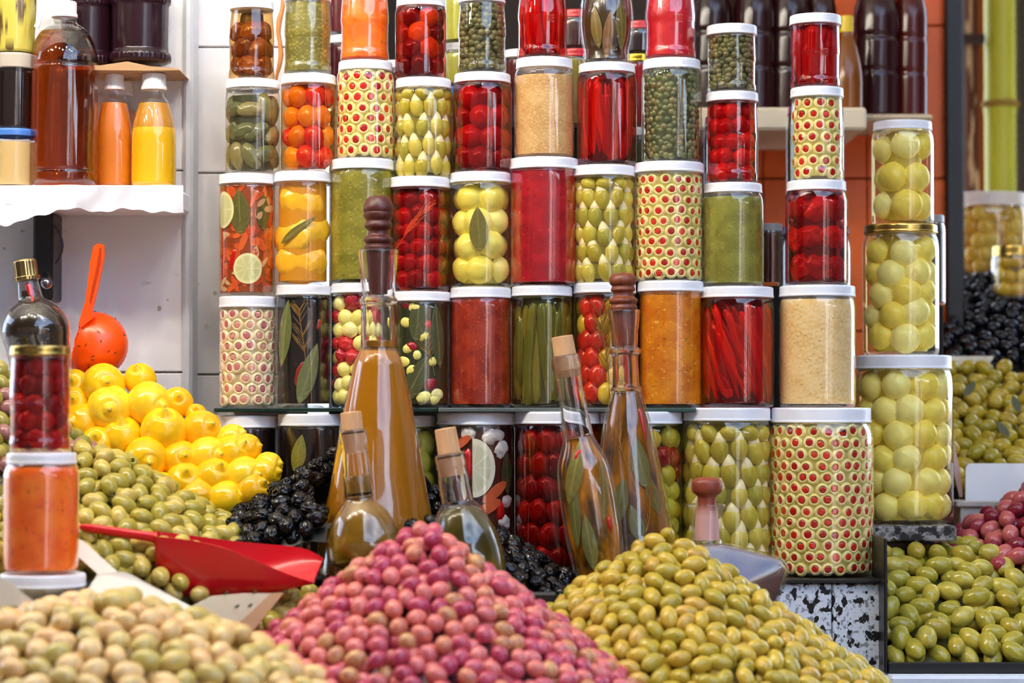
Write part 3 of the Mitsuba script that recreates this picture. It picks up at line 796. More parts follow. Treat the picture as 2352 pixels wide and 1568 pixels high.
pack(J['C1'], 'gherkin', 'gherkin', 36, 'grey-green gherkin in the jar on the carrot slivers', 'gherkin', 'gherkins in the jar on the carrot slivers', asp=1.75, jit=.16, spinall=True, squash=.8, z1=J['C1'].h * .86)
J['C1'].core(M(38) * .36, lin((58, 58, 34)), J['C1'].h * .86)
pack(J['D1'], 'brown_fig', 'brown_fig', 42, 'brown fig in the waisted jar on the gherkins', 'fig', 'figs in the waisted jar', spinall=True, asp=1.2, z1=J['D1'].h * .78)
J['D1'].core(M(42) * .5, lin((82, 56, 18)), J['D1'].h * .88)
pack(J['B10'], 'crumpled_red', 'crumpled_pepper', 52, 'crumpled red pepper in the jar on the minced garlic', 'pepper', 'crumpled peppers in the jar on the minced garlic', spinall=True, asp=1.25, z1=J['B10'].h * .9)
J['B10'].core(M(52) * .34, lin((96, 6, 14)))
pack(J['C8'], 'caper', 'caper', 16, 'green caper in the jar on the small stuffed olives', 'caper', 'capers in the jar on the small stuffed olives', jit=.3, arc=84)
J['C8'].core(M(15) * .6, lin((56, 60, 34)))
for kk, w, d in (('D5', 'capers_on_cherry_peppers', 15), ('D9', 'capers_topmost', 14)):
    pack(J[kk], 'olive_caper', w, d, {'D5': 'grey-green capers filling the waisted jar on the round cherry peppers', 'D9': 'small capers filling the topmost waisted jar'}[kk], None, None, jit=.3, kind_field='stuff')
    J[kk].core(M(15) * .6, lin((50, 50, 28)))
RED = [(192, 18, 22), (176, 14, 20), (206, 34, 22), (160, 10, 18), (212, 60, 24)]
chilies(J['A9'], 64, 10, (.5, .95), -.42, RED, 'long red chili slanting in the jar below the green pickle sauce', 'slanting chilies', bend=.05)
chilies(J['C7'], 30, 11, (.65, .98), -.05, RED, 'red chili in the jar with a dried sprig on almond-stuffed olives', 'chilies in the jar with a dried sprig')
chilies(J['D6'], 26, 11, (.65, .98), .0, RED + [(222, 84, 20)], 'upright red chili in the waisted jar on the beige paste', 'chilies in the waisted jar on the beige paste')
chilies(J['D10'], 20, 15, (.8, .98), .03, [(186, 16, 28), (170, 12, 24)], 'red pepper strip in the topmost jar over the minced garlic', 'red pepper strips', name='pepper_strip', cat='pepper', blunt=.6)
chilies(J['A6'], 24, 14, (.75, .98), .03, [(104, 98, 38), (118, 108, 44), (94, 92, 36), (126, 112, 48)], 'long green pepper standing in the jar on the glass shelf', 'long green peppers', name='green_pepper', cat='pepper', blunt=.6)
for kk, c, d in (('A9', (84, 8, 12), 14), ('C7', (70, 8, 10), 15), ('D6', (110, 14, 10), 15), ('D10', (120, 8, 18), 18), ('A6', (64, 62, 22), 20)):
    J[kk].core(M(d), lin(c))
tw_ = [('red_tomato', 'oval_red_pepper', 'small red pepper in the jar behind the corked bottle', 'pepper', 'red peppers in the jar behind the corked bottle')] * 3 + \
      [('yellow_olive', 'yellow_pepper', 'small yellow pepper in the jar behind the corked bottle', 'pepper', 'yellow peppers in the jar behind the corked bottle')] * 2
pack(J['A7'], None, None, 38, None, None, None, asp=1.35, tilt=.3, mix=tw_)
J['A7'].core(M(38) * .5, lin((84, 14, 10)))
tw_ = [('pale_onion', 'small_onion', 'small pale onion among red pepper strips left of the tall oil bottle', 'onion', 'small onions among red strips')] * 4 + \
      [('crumpled_red', 'red_pepper_piece', 'red pepper piece among small onions left of the tall oil bottle', 'pepper', 'red pepper pieces among small onions')] * 2
pack(J['A3'], None, None, 35, None, None, None, tilt=.5, mix=tw_, jit=.1)
J['A3'].core(M(35) * .5, lin((120, 14, 14)))
tw_ = [('green_olive', 'green_vegetable', 'green olive in the big jar behind the tall herb oil bottle', 'olive', 'green olives in the big jar behind the herb oil')] * 3 + \
      [('yellow_olive', 'yellow_vegetable', 'yellow piece in the big jar behind the tall herb oil bottle', 'vegetable', 'yellow pieces in the big jar behind the herb oil')] + \
      [('crumpled_red', 'red_vegetable', 'red piece in the big jar behind the tall herb oil bottle', 'vegetable', 'red pieces in the big jar behind the herb oil')]
pack(J['F6'], None, None, 48, None, None, None, tilt=.5, mix=tw_, jit=.1)
J['F6'].core(M(48) * .5, lin((44, 48, 16)))
# preserved lemons, a few big ones
J['B2'].core(.0055, lin((206, 136, 16)))
for px, py, d, f in ((692, 452, 106, .62), (640, 545, 112, .52), (750, 530, 100, .52), (690, 600, 118, .64)):
    th, z = J['B2'].at(px, py)
    r = M(d) / 2
    k = tag(key('jarred_lemon'), {452: 'uppermost whole lemon in the preserved lemon jar', 545: 'whole lemon at the left middle of the preserved lemon jar', 530: 'whole lemon at the right middle of the preserved lemon jar', 600: 'lowest whole lemon in the preserved lemon jar'}[py], 'lemon', 'preserved lemons in the jar')
    inst(k, BALLS['lemon_whole'][rng.integers(4)], J['B2'].place(np.clip(th, -.75, .75), np.clip(z, r * .9, J['B2'].h * .93 - r * .8), r * f * 1.1 + .0024, rng.normal() * .3, (r, r * .86, r * f)))
bay_leaf(J['B2'], 688, 527, 112, 19, -.98, 'narrow leaf lying across the preserved lemons', lin((112, 98, 30)))
bay_leaf(J['B5'], 1100, 526, 104, 48, .06, 'brown-green bay leaf in front of pale onions', lin((112, 104, 54)))
sprig(J['B4'], 945, 520, 150, -.75, 'yellow dried sprig across the cherry peppers', lin((246, 206, 120)))
sprig(J['C7'], 1408, 260, 190, .05, 'dried sprig between the red chilies', lin((140, 96, 36)), 20, .2)
sprig(J['C8'], 1555, 265, 190, -.15, 'dark sprig between the green capers', lin((84, 84, 50)), 20, .3)
sprig(J['A7'], 1388, 810, 210, .1, 'dried brown sprig among red and yellow peppers', lin((130, 92, 34)), 30, .5)
# black olives with bay leaves
J['A2'].core(.0016, lin((22, 18, 18)), part='filling', mat='wet')
J['F1'].core(.0016, lin((26, 14, 16)), part='filling', mat='wet')
J['F2'].core(.0016, lin((24, 16, 16)), part='filling', mat='wet')
bay_leaf(J['A2'], 655, 766, 156, 44, -.16, 'grey-green bay leaf at the left of the black olive jar', lin((104, 112, 60)))
bay_leaf(J['A2'], 714, 858, 146, 46, -.32, 'large bay leaf low in the black olive jar', lin((104, 112, 66)))
sprig(J['A2'], 700, 780, 150, .1, 'yellow thyme sprig between two bay leaves', lin((140, 100, 40)), 30, .7)
th_, z_ = J['A2'].at(694, 862)
bay_leaf(J['F2'], 690, 1042, 90, 40, -.2, 'yellow-green leaf in the dark jar above the black olives', lin((128, 124, 44)))
# garlic, leaves and herbs
J['A4'].core(.003, lin((44, 48, 22)), part='filling', mat='wet')
for i, (px, py, L, w_, s) in enumerate(((962, 730, 110, 46, -.1), (1010, 770, 150, 44, .1), (958, 870, 120, 50, -.5))):
    bay_leaf(J['A4'], px, py, L, w_, s, ['dark bay leaf high in the garlic and herb jar', 'long dark bay leaf at the right of the garlic and herb jar', 'bay leaf low in the garlic and herb jar'][i], lin((70, 74, 36)), .0012)


def bits(j, pts, kind, name, label, cat, grp, asp=1.2):
    for px, py, d in pts:
        th, z = j.at(px, py)
        r = M(d, j.Y) / 2
        k = tag(key(name), label, cat, grp)
        inst(k, BALLS[kind][rng.integers(len(BALLS[kind]))], j.place(th, np.clip(z, r * 1.1 + .003, j.h * .95), r * .8 + .0004, rng.uniform(0, 6.28), (r, r * asp, r * .75)))


bits(J['A4'], [(930, 740, 28), (955, 705, 30), (976, 772, 26), (925, 830, 30), (945, 850, 26), (1000, 830, 22), (935, 800, 24), (1012, 905, 34), (976, 915, 34), (1006, 925, 26), (960, 815, 20)], 'pale_onion', 'garlic_clove', 'pale garlic clove in the jar with dark bay leaves', 'garlic', 'garlic cloves in the jar with dark bay leaves')
bits(J['A4'], [(985, 745, 24), (945, 795, 24), (995, 882, 34), (930, 700, 18)], 'cherry', 'red_pepper_piece', 'dark red pepper piece among garlic and bay leaves', 'pepper', 'red pieces among garlic and bay leaves')
sprig(J['A4'], 985, 800, 130, .3, 'fine dry herb between garlic cloves', lin((120, 100, 44)), 40, .9)
# carrot slivers with lemon
J['B1'].core(.002, lin((150, 66, 34)), part='filling', mat='wet')
for i in range(110):
    th, z = rng.uniform(-1.5, 1.5), rng.uniform(.008, J['B1'].h * .9)
    L, w_ = rng.uniform(.011, .026), rng.uniform(.005, .010)
    a = np.linspace(0, 2 * np.pi, 9)[:-1]
    out = np.column_stack([np.cos(a) * L / 2, np.sin(a) * w_ / 2]) * rng.uniform(.8, 1.15, (8, 1))
    white = rng.random() < .28
    J['B1'].wrap('onion_piece' if white else 'carrot_sliver', out, th, z, jitter(lin((206, 166, 142)) if white else lin([(206, 84, 44), (220, 100, 50), (192, 66, 34)][i % 3]), .07), 'pale onion piece among carrot slivers' if white else 'orange carrot sliver in the jar on the cream rings',
                 'onion' if white else 'carrot', 'onion pieces among the carrot' if white else 'carrot slivers', spin=rng.uniform(0, 3), thick=.0016, depth=.0008 + .0009 * rng.random(), mat='wet')
CIR = np.linspace(0, 2 * np.pi, 25)[:-1]


def lemon_slice(j, px, py, d, asp, label, spin=0.0, half=False, depth=.0004):
    R_ = M(d, j.Y) / 2

    def col(u):
        r = np.hypot(u[:, 0] / asp, u[:, 1]) / R_
        a = np.arctan2(u[:, 1], u[:, 0])
        seg = np.abs(np.sin(a * 4.5)) < .16
        c = np.where((r > .86)[:, None], lin((232, 228, 200)), np.where((seg | (r < .12))[:, None], lin((230, 226, 206)), lin((206, 204, 170))))
        return c
    a = np.linspace(-np.pi / 2, np.pi / 2, 15) if half else CIR
    v2, f = [], []
    nr = 9
    a_ = np.linspace(a[0], a[-1] if half else 2 * np.pi, 61)
    pts = np.array([(R_ * asp * rr * math.cos(t), R_ * rr * math.sin(t)) for rr in np.linspace(0.02, 1, nr) for t in a_])
    i, jn = np.meshgrid(np.arange(nr - 1), np.arange(60), indexing='ij')
    i, jn = i.ravel(), jn.ravel()
    A, B, C, E = i * 61 + jn, i * 61 + jn + 1, (i + 1) * 61 + jn + 1, (i + 1) * 61 + jn
    f = np.vstack([np.stack([A, C, B], 1), np.stack([A, E, C], 1)])
    th, z = j.at(px, py)
    c, s = math.cos(spin), math.sin(spin)
    q = pts @ np.array([[c, s], [-s, c]])
    zz = np.clip(z + q[:, 1], .004, j.h * .95)
    aa = th + q[:, 0] / j.R

    def on(r):
        return np.column_stack([r * np.sin(aa), -r * np.cos(aa), zz]) + j.base
    r0 = j.rin(zz) - depth
    v, w = on(r0), on(r0 - .003)
    m = trimesh.Trimesh(np.vstack([v, w]), np.vstack([f, f[:, ::-1] + len(v)]), process=False)
    if m.face_normals[0] @ np.array([math.sin(th), -math.cos(th), 0]) < 0:
        m.invert()
    k = key('lemon_slice')
    u = np.vstack([pts, pts])
    add(k, m, lambda vv: col(u), 'wet', True)
    tag(k, label, 'lemon slice')


lemon_slice(J['B1'], 576, 616, 70, 1, 'round white lemon slice low in the carrot jar')
lemon_slice(J['B1'], 516, 482, 84, .8, 'lemon slice seen edge-on at the left of the carrot jar')
bay_leaf(J['B1'], 556, 486, 104, 54, .05, 'broad bay leaf high in the carrot jar', lin((92, 88, 40)))
bay_leaf(J['B1'], 612, 488, 84, 44, .0, 'bay leaf at the right edge of the carrot jar', lin((84, 78, 36)), .0012)


def wrap_chili(j, pts, rad, col, label, group_=None):
    p = []
    for px, py in pts:
        th, z = j.at(px, py)
        z = np.clip(z, .006, j.h * .95)
        r = j.rin(z) - M(rad, j.Y) - .0004
        p.append(np.array([r * math.sin(th), -r * math.cos(th), z]) + j.base)
    t = np.linspace(0, 1, 4 * len(p))
    p = np.array(p)
    q = np.column_stack([np.interp(t, np.linspace(0, 1, len(p)), p[:, i]) for i in range(3)])
    rr = M(rad, j.Y) * np.minimum(1, (1.02 - t) * 2.2) * np.minimum(1, .5 + t * 4)
    k = key('red_chili')
    add(k, tube(q, rr, 12), lin(col), 'wet')
    tag(k, label, 'chili pepper', group_)


wrap_chili(J['B1'], [(542, 566), (540, 590), (532, 620), (527, 650)], 13, (196, 20, 20), 'red chili left of the round lemon slice')
wrap_chili(J['A2'], [(704, 828), (690, 850), (683, 880), (690, 910)], 6, (150, 30, 24), 'thin red chili beside the large low bay leaf')
wrap_chili(J['A2'], [(742, 730), (738, 750), (730, 768)], 8, (150, 46, 22), 'short orange-red chili high at the right of the black olive jar')
# the big jar with the half lemon
J['F4'].core(.004, lin((70, 34, 26)), part='filling', mat='wet')
lemon_slice(J['F4'], 1086, 1075, 134, .82, 'large half slice of lemon against the glass of the big mixed jar', half=True)
wrap_chili(J['F4'], [(1074, 1030), (1072, 1060), (1075, 1090), (1078, 1118)], 13, (196, 16, 22), 'red pepper left of the half lemon slice')
wrap_chili(J['F4'], [(1152, 1150), (1156, 1180), (1150, 1215)], 14, (200, 22, 22), 'red chili below the half lemon slice')
bits(J['F4'], [(1130, 1005, 36), (1160, 1030, 44), (1150, 1000, 30), (1075, 995, 30), (1172, 1150, 34), (1168, 1200, 40)], 'white_chunk', 'cauliflower_piece', 'white cauliflower piece in the jar with the half lemon', 'cauliflower', 'cauliflower pieces in the jar with the half lemon')
for i, (px, py, L, w_, s) in enumerate(((1062, 1015, 50, 20, .6), (1140, 1130, 80, 26, .6), (1125, 1165, 70, 26, .5), (1100, 1190, 60, 24, -.4))):
    th, z = J['F4'].at(px, py)
    a = np.linspace(0, 2 * np.pi, 11)[:-1]
    J['F4'].wrap('carrot_piece', np.column_stack([np.cos(a) * M(L) / 2, np.sin(a) * M(w_) / 2]), th, z, lin((210, 96, 56)), 'orange carrot piece around the half lemon slice', 'carrot', 'carrot pieces around the half lemon', spin=s, thick=.002, mat='wet')
bay_leaf(J['F4'], 1168, 1085, 100, 40, .05, 'dark bay leaf right of the half lemon slice', lin((60, 66, 36)), .0012)
# brown leaves in the barrel jar
J['D7'].core(.003, lin((60, 44, 20)), part='filling', mat='wet')
for i, (px, py, L, w_, s, c) in enumerate(((1365, 60, 100, 32, .1, (112, 88, 30)), (1395, 80, 110, 30, -.1, (120, 80, 44)), (1428, 55, 120, 34, .12, (104, 92, 34)))):
    bay_leaf(J['D7'], px, py, L, w_, s, ['olive-brown leaf at the left of the barrel jar', 'brown leaf in the middle of the barrel jar', 'olive-brown leaf at the right of the barrel jar'][i], lin(c))

for tint, kks in (('red_brine', 'B4 C5 C9 L2 F5 B10 D4 D10 C7 D6 A9'), ('orange_brine', 'C2'), ('yellow_brine', 'B1 A7 E1 E2 E3 B5 F7 B7 C4'), ('clear_brine', 'F8 B8 C3 C10 C1 C8 D5 D9'), ('green_brine', 'A6 F3 F6'), ('brown_brine', 'D1')):
    for kk in kks.split():
        J[kk].liquid(tint)
# ------------------------------------------------------------------ shelves, counter, granite
def px_box(x0, y0, x1, y1, Y0, Y1, ch=.0015, Yref=None):
    a, b = P(x0, y0, Y0 if Yref is None else Yref), P(x1, y1, Y0 if Yref is None else Yref)
    return box([a[0], Y0, a[2]], [b[0], Y1, b[2]], ch)


for i, (x0, x1, c, l) in enumerate(((488, 1004, (22, 44, 38), 'dark green glass shelf pane under the left half of the jar row'), (1005, 1414, (92, 100, 98), 'grey glass shelf pane under the long green peppers'), (1415, 1600, (60, 84, 78), 'green glass shelf pane under the mustard-orange sauce'))):
    a, b = P(x0, 936, -.045)[0], P(x1, 936, -.045)[0]
    z1 = J['A1'].z0
    k = tag(add(key('glass_shelf'), box([a + .0005, -.036 - .002 * i, z1 - .0055], [b, .20, z1 - .0002], .001), lin(c), 'wet', 30), l, 'glass shelf')
zc = J['F8'].z0
xa, xb = P(470, 0, -.08)[0], P(2032, 0, -.08)[0]
k = tag(add('granite_counter', box([xa, -.062, .5], [xb, .20, zc - .0008], .003), lin((40, 40, 42)), 'satin', 30), 'speckled black and white granite counter under the biggest jars', 'counter')
x = xb
for w in (.0665, .0665, .0665, .0665):
    add(key(k + '__tile'), box([x - w + .0006, -.082, .5], [x - .0006, -.062, zc - .006], .0015), None, 'granite', 30)
    x -= w
add(k + '__trim', box([xa, -.088, zc - .0055], [xb, -.05, zc - .0006], .001), lin((16, 16, 17)), 'satin', 30)
a, b = P(1982, 1206, .05), P(2196, 1243, .05)
k = tag(add('granite_slab', box([a[0], .045, b[2]], [b[0], .27, J['E1'].z0 - .0005], .002), None, 'dark_granite', 30), 'dark speckled granite slab under the biggest onion jar', 'slab')
add(k + '__bracket', box([a[0] + .004, .06, b[2] - .010], [a[0] + .08, .2, b[2] - .0005], .002), lin((70, 48, 34)), 'matte', 30)
# dark board that all the heaps lie on
ZT = CAMZ - .345
tag(add('display_board', box([-1.0, -1.1, ZT - .03], [.47, -.09, ZT], .003), lin((22, 22, 24)), 'matte', 30), 'dark board under the heaps of olives', 'board')

# ------------------------------------------------------------------ heaps
HEAPS = {}
AVOID = {'black_olive': [(P(868, 0, -.215)[0], -.215, M(146, -.215) + .008, 9), (P(842, 0, -.30)[0], -.30, M(90, -.30) + .006, 9), (P(1080, 0, -.305)[0], -.305, M(90, -.305) + .006, 9),
                         (P(1452, 0, -.13)[0], -.13, M(108, -.13) + .006, 9), (P(1378, 0, -.205)[0], -.205, M(66, -.205) + .006, 9)]}


def cone(ax, ay, az, slope, rho=.02, floor=None):
    def h(x, y):
        r = np.sqrt((x - ax) ** 2 + (y - ay) ** 2 + rho ** 2) - rho
        return az - slope * r
    return h


def olive_mesh(rad, seed, sub=3, pit=False, wr=0.0):
    m = blob((1, 1, 1), .035, 1.6, seed, sub)
    v = np.asarray(m.vertices).copy()
    v[:, 0] = np.sign(v[:, 0]) * np.abs(v[:, 0]) ** 1.06
    if wr:
        n = meshkit.noise(v * np.array([2.0, 5.5, 5.5]) + seed, seed)
        v *= (1 - wr * np.abs(n - .5)[:, None] * 2)
    if pit:
        d = np.hypot(v[:, 1], v[:, 2])
        v[:, 0] -= np.where(v[:, 0] > 0, .55 * np.clip(1 - (d / .24) ** 4, 0, 1), 0)
    else:
        d = np.hypot(v[:, 1], v[:, 2])
        v[:, 0] -= np.where(v[:, 0] > 0, .06 * np.exp(-(d / .13) ** 2), 0)
    return trimesh.Trimesh(v * np.asarray(rad), m.faces, process=False)


def olive_color(c, seed, tip=.35, speck=.10, shade=None, pit=False):
    c, shade = np.asarray(c), np.asarray(shade if shade is not None else c)

    def f(v):
        w = v / np.abs(v).max(0)
        n = meshkit.fbm(w * 1.3 + seed * 4.7, 3, seed)[:, None]
        out = c * n * 1.0 + shade * (1 - n)
        out = out * (1 + speck * (meshkit.noise(w * 9 + seed, seed + 3)[:, None] - .5))
        d = np.hypot(w[:, 1], w[:, 2])[:, None]
        e = np.where(w[:, :1] > .3 if pit else w[:, :1] > .85, np.exp(-(d / (.22 if pit else .13)) ** 4), 0)
        return np.clip(out * (1 - e * (.6 if pit else tip)), 0, 1)
    return f


def olive_protos(name, cols, rad, mat='wet', pit=0, wr=0.0, speck=.1, sub=3, shades=None, seeds=1):
    out = []
    for i, c in enumerate(cols):
        for s in range(seeds):
            pt = i < pit
            out.append(group(f'proto_heap_{name}_{i}_{s}', {'one': solid(olive_mesh(rad, i * 5 + s + 1, sub, pt, wr), olive_color(lin(c), i * 3 + s + 1, speck=speck, shade=lin(shades[i % len(shades)]) if shades else None, pit=pt), mat, True)}))
    return out


def blocked(p, me, others):
    """is the line of sight from the camera to p under another heap"""
    cam = np.array([0, -D, CAMZ])
    t = np.linspace(.72, .995, 70)[:, None, None]
    q = cam + (p[None] - cam) * t
    out = np.zeros(len(p), bool)
    for o in others:
        if o != me:
            d = HEAPS[o][1]
            out |= ((q[..., 2] < HEAPS[o][0](q[..., 0], q[..., 1]) + .004) & (q[..., 0] > d[0]) & (q[..., 0] < d[1]) & (q[..., 1] > d[2]) & (q[..., 1] < d[3])).any(0)
    return out


def heap(name, h, dom, spacing, protos, label, cat, grp, stuff_label, core_col, most=300, zmin=None, others=(), seed=1, long_=1.45, ymax=9, keep=None, yback=.05):
    """olives lying on the surface h inside the box dom (x0, x1, y0, y1): the biggest in view one by one, the rest and the layer below as one"""
    r = np.random.default_rng(seed)
    x0, x1, y0, y1 = dom
    HEAPS[name] = (h, dom)
    nx, ny = max(8, int((x1 - x0) / .008)), max(8, int((y1 - y0) / .008))
    gx, gy = np.meshgrid(np.linspace(x0, x1, nx), np.linspace(y0, y1, ny), indexing='ij')
    gz = h(gx, gy)
    zmin = ZT if zmin is None else zmin
    gz = np.maximum(gz, zmin)
    # the body of the heap under its skin
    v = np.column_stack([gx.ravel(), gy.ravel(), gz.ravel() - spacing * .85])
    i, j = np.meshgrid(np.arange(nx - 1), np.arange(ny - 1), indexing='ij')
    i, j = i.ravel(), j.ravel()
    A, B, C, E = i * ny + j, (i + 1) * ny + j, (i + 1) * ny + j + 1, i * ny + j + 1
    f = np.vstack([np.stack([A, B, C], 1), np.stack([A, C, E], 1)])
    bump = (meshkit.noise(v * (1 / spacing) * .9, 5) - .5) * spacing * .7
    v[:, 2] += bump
    on = gz.ravel() > zmin + .003
    for o in HEAPS:
        if o != name:
            d = HEAPS[o][1]
            on &= ~((v[:, 0] > d[0]) & (v[:, 0] < d[1]) & (v[:, 1] > d[2]) & (v[:, 1] < d[3]) & (HEAPS[o][0](v[:, 0], v[:, 1]) > gz.ravel() + .004))
    f = f[on[f].all(1)]
    v[:, 2] = np.maximum(v[:, 2], zmin + .002)
    # points on the surface
    n = int((x1 - x0) * (y1 - y0) / spacing ** 2 * 60)
    p = np.column_stack([r.uniform(x0, x1, n), r.uniform(y0, y1, n)])
    e = 1e-4
    hz = h(p[:, 0], p[:, 1])
    nx_ = -(h(p[:, 0] + e, p[:, 1]) - hz) / e
    ny_ = -(h(p[:, 0], p[:, 1] + e) - hz) / e
    nn = np.column_stack([nx_, ny_, np.ones(n)])
    L = np.linalg.norm(nn, axis=1)
    ok = (hz > zmin + spacing * .5) & (r.random(n) < np.minimum(L, 2.5) / min(2.5, L.max()))
    for o in HEAPS:
        if o != name:
            d = HEAPS[o][1]
            ins = (p[:, 0] > d[0]) & (p[:, 0] < d[1]) & (p[:, 1] > d[2]) & (p[:, 1] < d[3])
            ok &= ~(ins & (HEAPS[o][0](p[:, 0], p[:, 1]) > hz + .002))
    if keep is not None:
        ok &= keep(p[:, 0], p[:, 1], hz)
    for bx, by, br, bz in AVOID.get(name, ()):
        ok &= (np.hypot(p[:, 0] - bx, p[:, 1] - by) > br) | (hz > bz)
        on_b = np.hypot(v[:, 0] - bx, v[:, 1] - by) > br - spacing * .4
        f = f[on_b[f].all(1)]
    p3, nn = np.column_stack([p, hz])[ok], (nn / L[:, None])[ok]
    cam = np.array([0, -D, CAMZ])
    face = ((cam - p3) * nn).sum(1) > -.35 * np.linalg.norm(cam - p3, axis=1)
    p3, nn = p3[face], nn[face]

    def spread(p3, nn, dist):
        cell, got, grid = dist, [], {}
        for q in range(len(p3)):
            c = tuple(np.floor(p3[q] / cell).astype(int))
            if any(((p3[g] - p3[q]) ** 2).sum() < dist * dist for a in (-1, 0, 1) for b in (-1, 0, 1) for d in (-1, 0, 1) for g in grid.get((c[0] + a, c[1] + b, c[2] + d), ())):
                continue
            grid.setdefault(c, []).append(q)
            got.append(q)
        return np.array(got, int)
    g = spread(p3, nn, spacing)
    top, tn = p3[g], nn[g]
    g2 = spread(p3[::-1] - nn[::-1] * spacing * .55, nn[::-1], spacing * 1.05)
    low, ln = (p3[::-1] - nn[::-1] * spacing * .62)[g2], nn[::-1][g2]
    keep2 = low[:, 2] > zmin + spacing * .5
    low, ln = low[keep2], ln[keep2]
    X, Yp = project(top)
    seen = (X > -25) & (X < 2377) & (Yp < 1590) & (Yp > -25) & (((cam - top) * tn).sum(1) > 0) & ~blocked(top, name, others)
    order = np.argsort(np.where(seen, np.linalg.norm(top - cam, axis=1), 1e3 + np.linalg.norm(top - cam, axis=1)))
    # long axes lie along the surface, turned to leave room for the neighbours
    from scipy.spatial import cKDTree
    tree = cKDTree(top)
    axes = np.zeros_like(top)
    for q in range(len(top)):
        u = np.cross(tn[q], r.normal(size=3))
        u /= np.linalg.norm(u)
        vv = np.cross(tn[q], u)
        nb = top[[k for k in tree.query_ball_point(top[q], spacing * 1.7) if k != q]] - top[q]
        best = None
        for a in np.linspace(0, np.pi, 9)[:-1] + r.random() * .3:
            d = u * math.cos(a) + vv * math.sin(a)
            s = (np.abs(nb @ d) / (np.linalg.norm(nb, axis=1) ** 1.0 + 1e-9)) ** 4 if len(nb) else np.zeros(1)
            sc = (s / (np.linalg.norm(nb, axis=1) + 1e-9) ** 2).sum() + r.random() * 1500 if len(nb) else 0
            if best is None or sc < best[0]:
                best = (sc, d)
        axes[q] = best[1] + tn[q] * r.normal() * .22
    skey = name + '_heap'

    def mat(pos, axis, nrm, sc):
        a = axis / np.linalg.norm(axis) * r.choice([-1, 1])
        b = np.cross(nrm, a)
        b /= np.linalg.norm(b)
        m = np.eye(4)
        t = r.uniform(0, 6.28)
        c = np.cross(a, b)
        m[:3, 0], m[:3, 1], m[:3, 2] = a * sc * r.uniform(.94, 1.08), (b * math.cos(t) + c * math.sin(t)) * sc, (-b * math.sin(t) + c * math.cos(t)) * sc
        m[:3, 3] = pos
        return m
    cnt = 0
    for rank, q in enumerate(order):
        m = mat(top[q] + tn[q] * r.normal() * spacing * .10, axes[q], tn[q], r.uniform(.92, 1.07))
        pr = protos[r.integers(len(protos))]
        if rank < most and seen[q]:
            inst(tag(key(name), label, cat, grp), pr, m)
        else:
            cnt += 1
            inst(f'{skey}__{cnt:03d}', pr, m)
    for q in range(len(low)):
        cnt += 1
        u = np.cross(ln[q], r.normal(size=3))
        inst(f'{skey}__{cnt:03d}', protos[r.integers(len(protos))], mat(low[q], u, ln[q], 1.0))
    tag(skey, stuff_label, None, None, 'stuff')
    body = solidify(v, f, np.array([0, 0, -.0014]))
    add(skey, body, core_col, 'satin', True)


OL = 1.0
PINK = olive_protos('pink', [(217, 102, 111), (202, 82, 99), (231, 128, 111), (177, 56, 86), (234, 134, 123), (225, 117, 114), (222, 147, 98), (194, 72, 98), (229, 121, 119), (209, 95, 111), (211, 163, 96)], (.0108, .0089, .0089), 'skin', speck=.3,
                    shades=[(168, 60, 76), (150, 40, 70), (184, 96, 84)])
GREEN = olive_protos('green', [(205, 171, 50), (193, 162, 45), (216, 182, 64), (183, 158, 50), (209, 168, 62), (197, 166, 47), (221, 184, 72), (216, 162, 69), (185, 164, 64)], (.0134, .0088, .0088), 'skin', speck=.12, shades=[(158, 136, 40), (150, 136, 46)])
PALE = olive_protos('pale', [(231, 194, 127), (212, 183, 104), (239, 200, 140), (190, 172, 89), (233, 178, 121), (221, 191, 123), (178, 161, 80), (237, 189, 136)], (.0148, .0108, .0108), 'skin', speck=.12, shades=[(190, 160, 100), (176, 156, 84)])
LEFTG = olive_protos('leftg', [(196, 172, 71), (181, 163, 57), (216, 189, 93), (196, 172, 62), (228, 193, 105), (171, 151, 50), (189, 168, 71)], (.0135, .0098, .0098), 'wet', pit=2, speck=.12, shades=[(140, 132, 56)])
TRAYG = olive_protos('trayg', [(191, 173, 56), (206, 184, 69), (179, 164, 52), (213, 194, 86), (193, 166, 56), (181, 173, 66)], (.0165, .0112, .0112), 'wet', speck=.12, shades=[(128, 120, 38)])
BLACK = olive_protos('black', [(12, 12, 14), (15, 13, 13), (10, 10, 11), (20, 16, 15)], (.0128, .0098, .0098), 'gloss', wr=.36, speck=.3)
FARB = olive_protos('farb', [(14, 14, 18), (18, 17, 24), (11, 11, 15)], (.0125, .0105, .0105), 'gloss', wr=.06, speck=.3)
YELL = olive_protos('yell', [(204, 178, 41), (221, 189, 58), (181, 161, 47), (214, 178, 47), (227, 196, 74)], (.0150, .0105, .0105), 'wet', pit=1, speck=.2, shades=[(140, 122, 26)])
FARP = olive_protos('farp', [(176, 84, 84), (150, 52, 66), (190, 104, 90), (120, 24, 44), (184, 96, 92)], (.0130, .0104, .0104), 'wet', speck=.25)
HERB = olive_protos('herb', [(150, 140, 60), (134, 128, 52), (166, 150, 72), (150, 100, 96)], (.0115, .0095, .0095), 'wet', pit=1, speck=.3)

a = P(968, 1213, -.50)
pink_h = cone(a[0], a[1], a[2], .76, .012)
a = P(1525, 1238, -.33)
green_h = cone(a[0], a[1], a[2], .72, .02)
a = P(225, 1380, -.62)
pale_h = cone(a[0], a[1], a[2], .50, .10)
a = P(196, 1024, -.22)
left_h = cone(a[0], a[1], a[2], .62, .02)
a = P(815, 1030, -.16)
black_h = cone(a[0], a[1], a[2], .66, .02)
OTH = ['pink_olive', 'green_olive', 'pale_olive', 'pitted_green_olive', 'black_olive']


def front(ax, w, y0, y1):
    return (ax - w, ax + w, y0, y1)


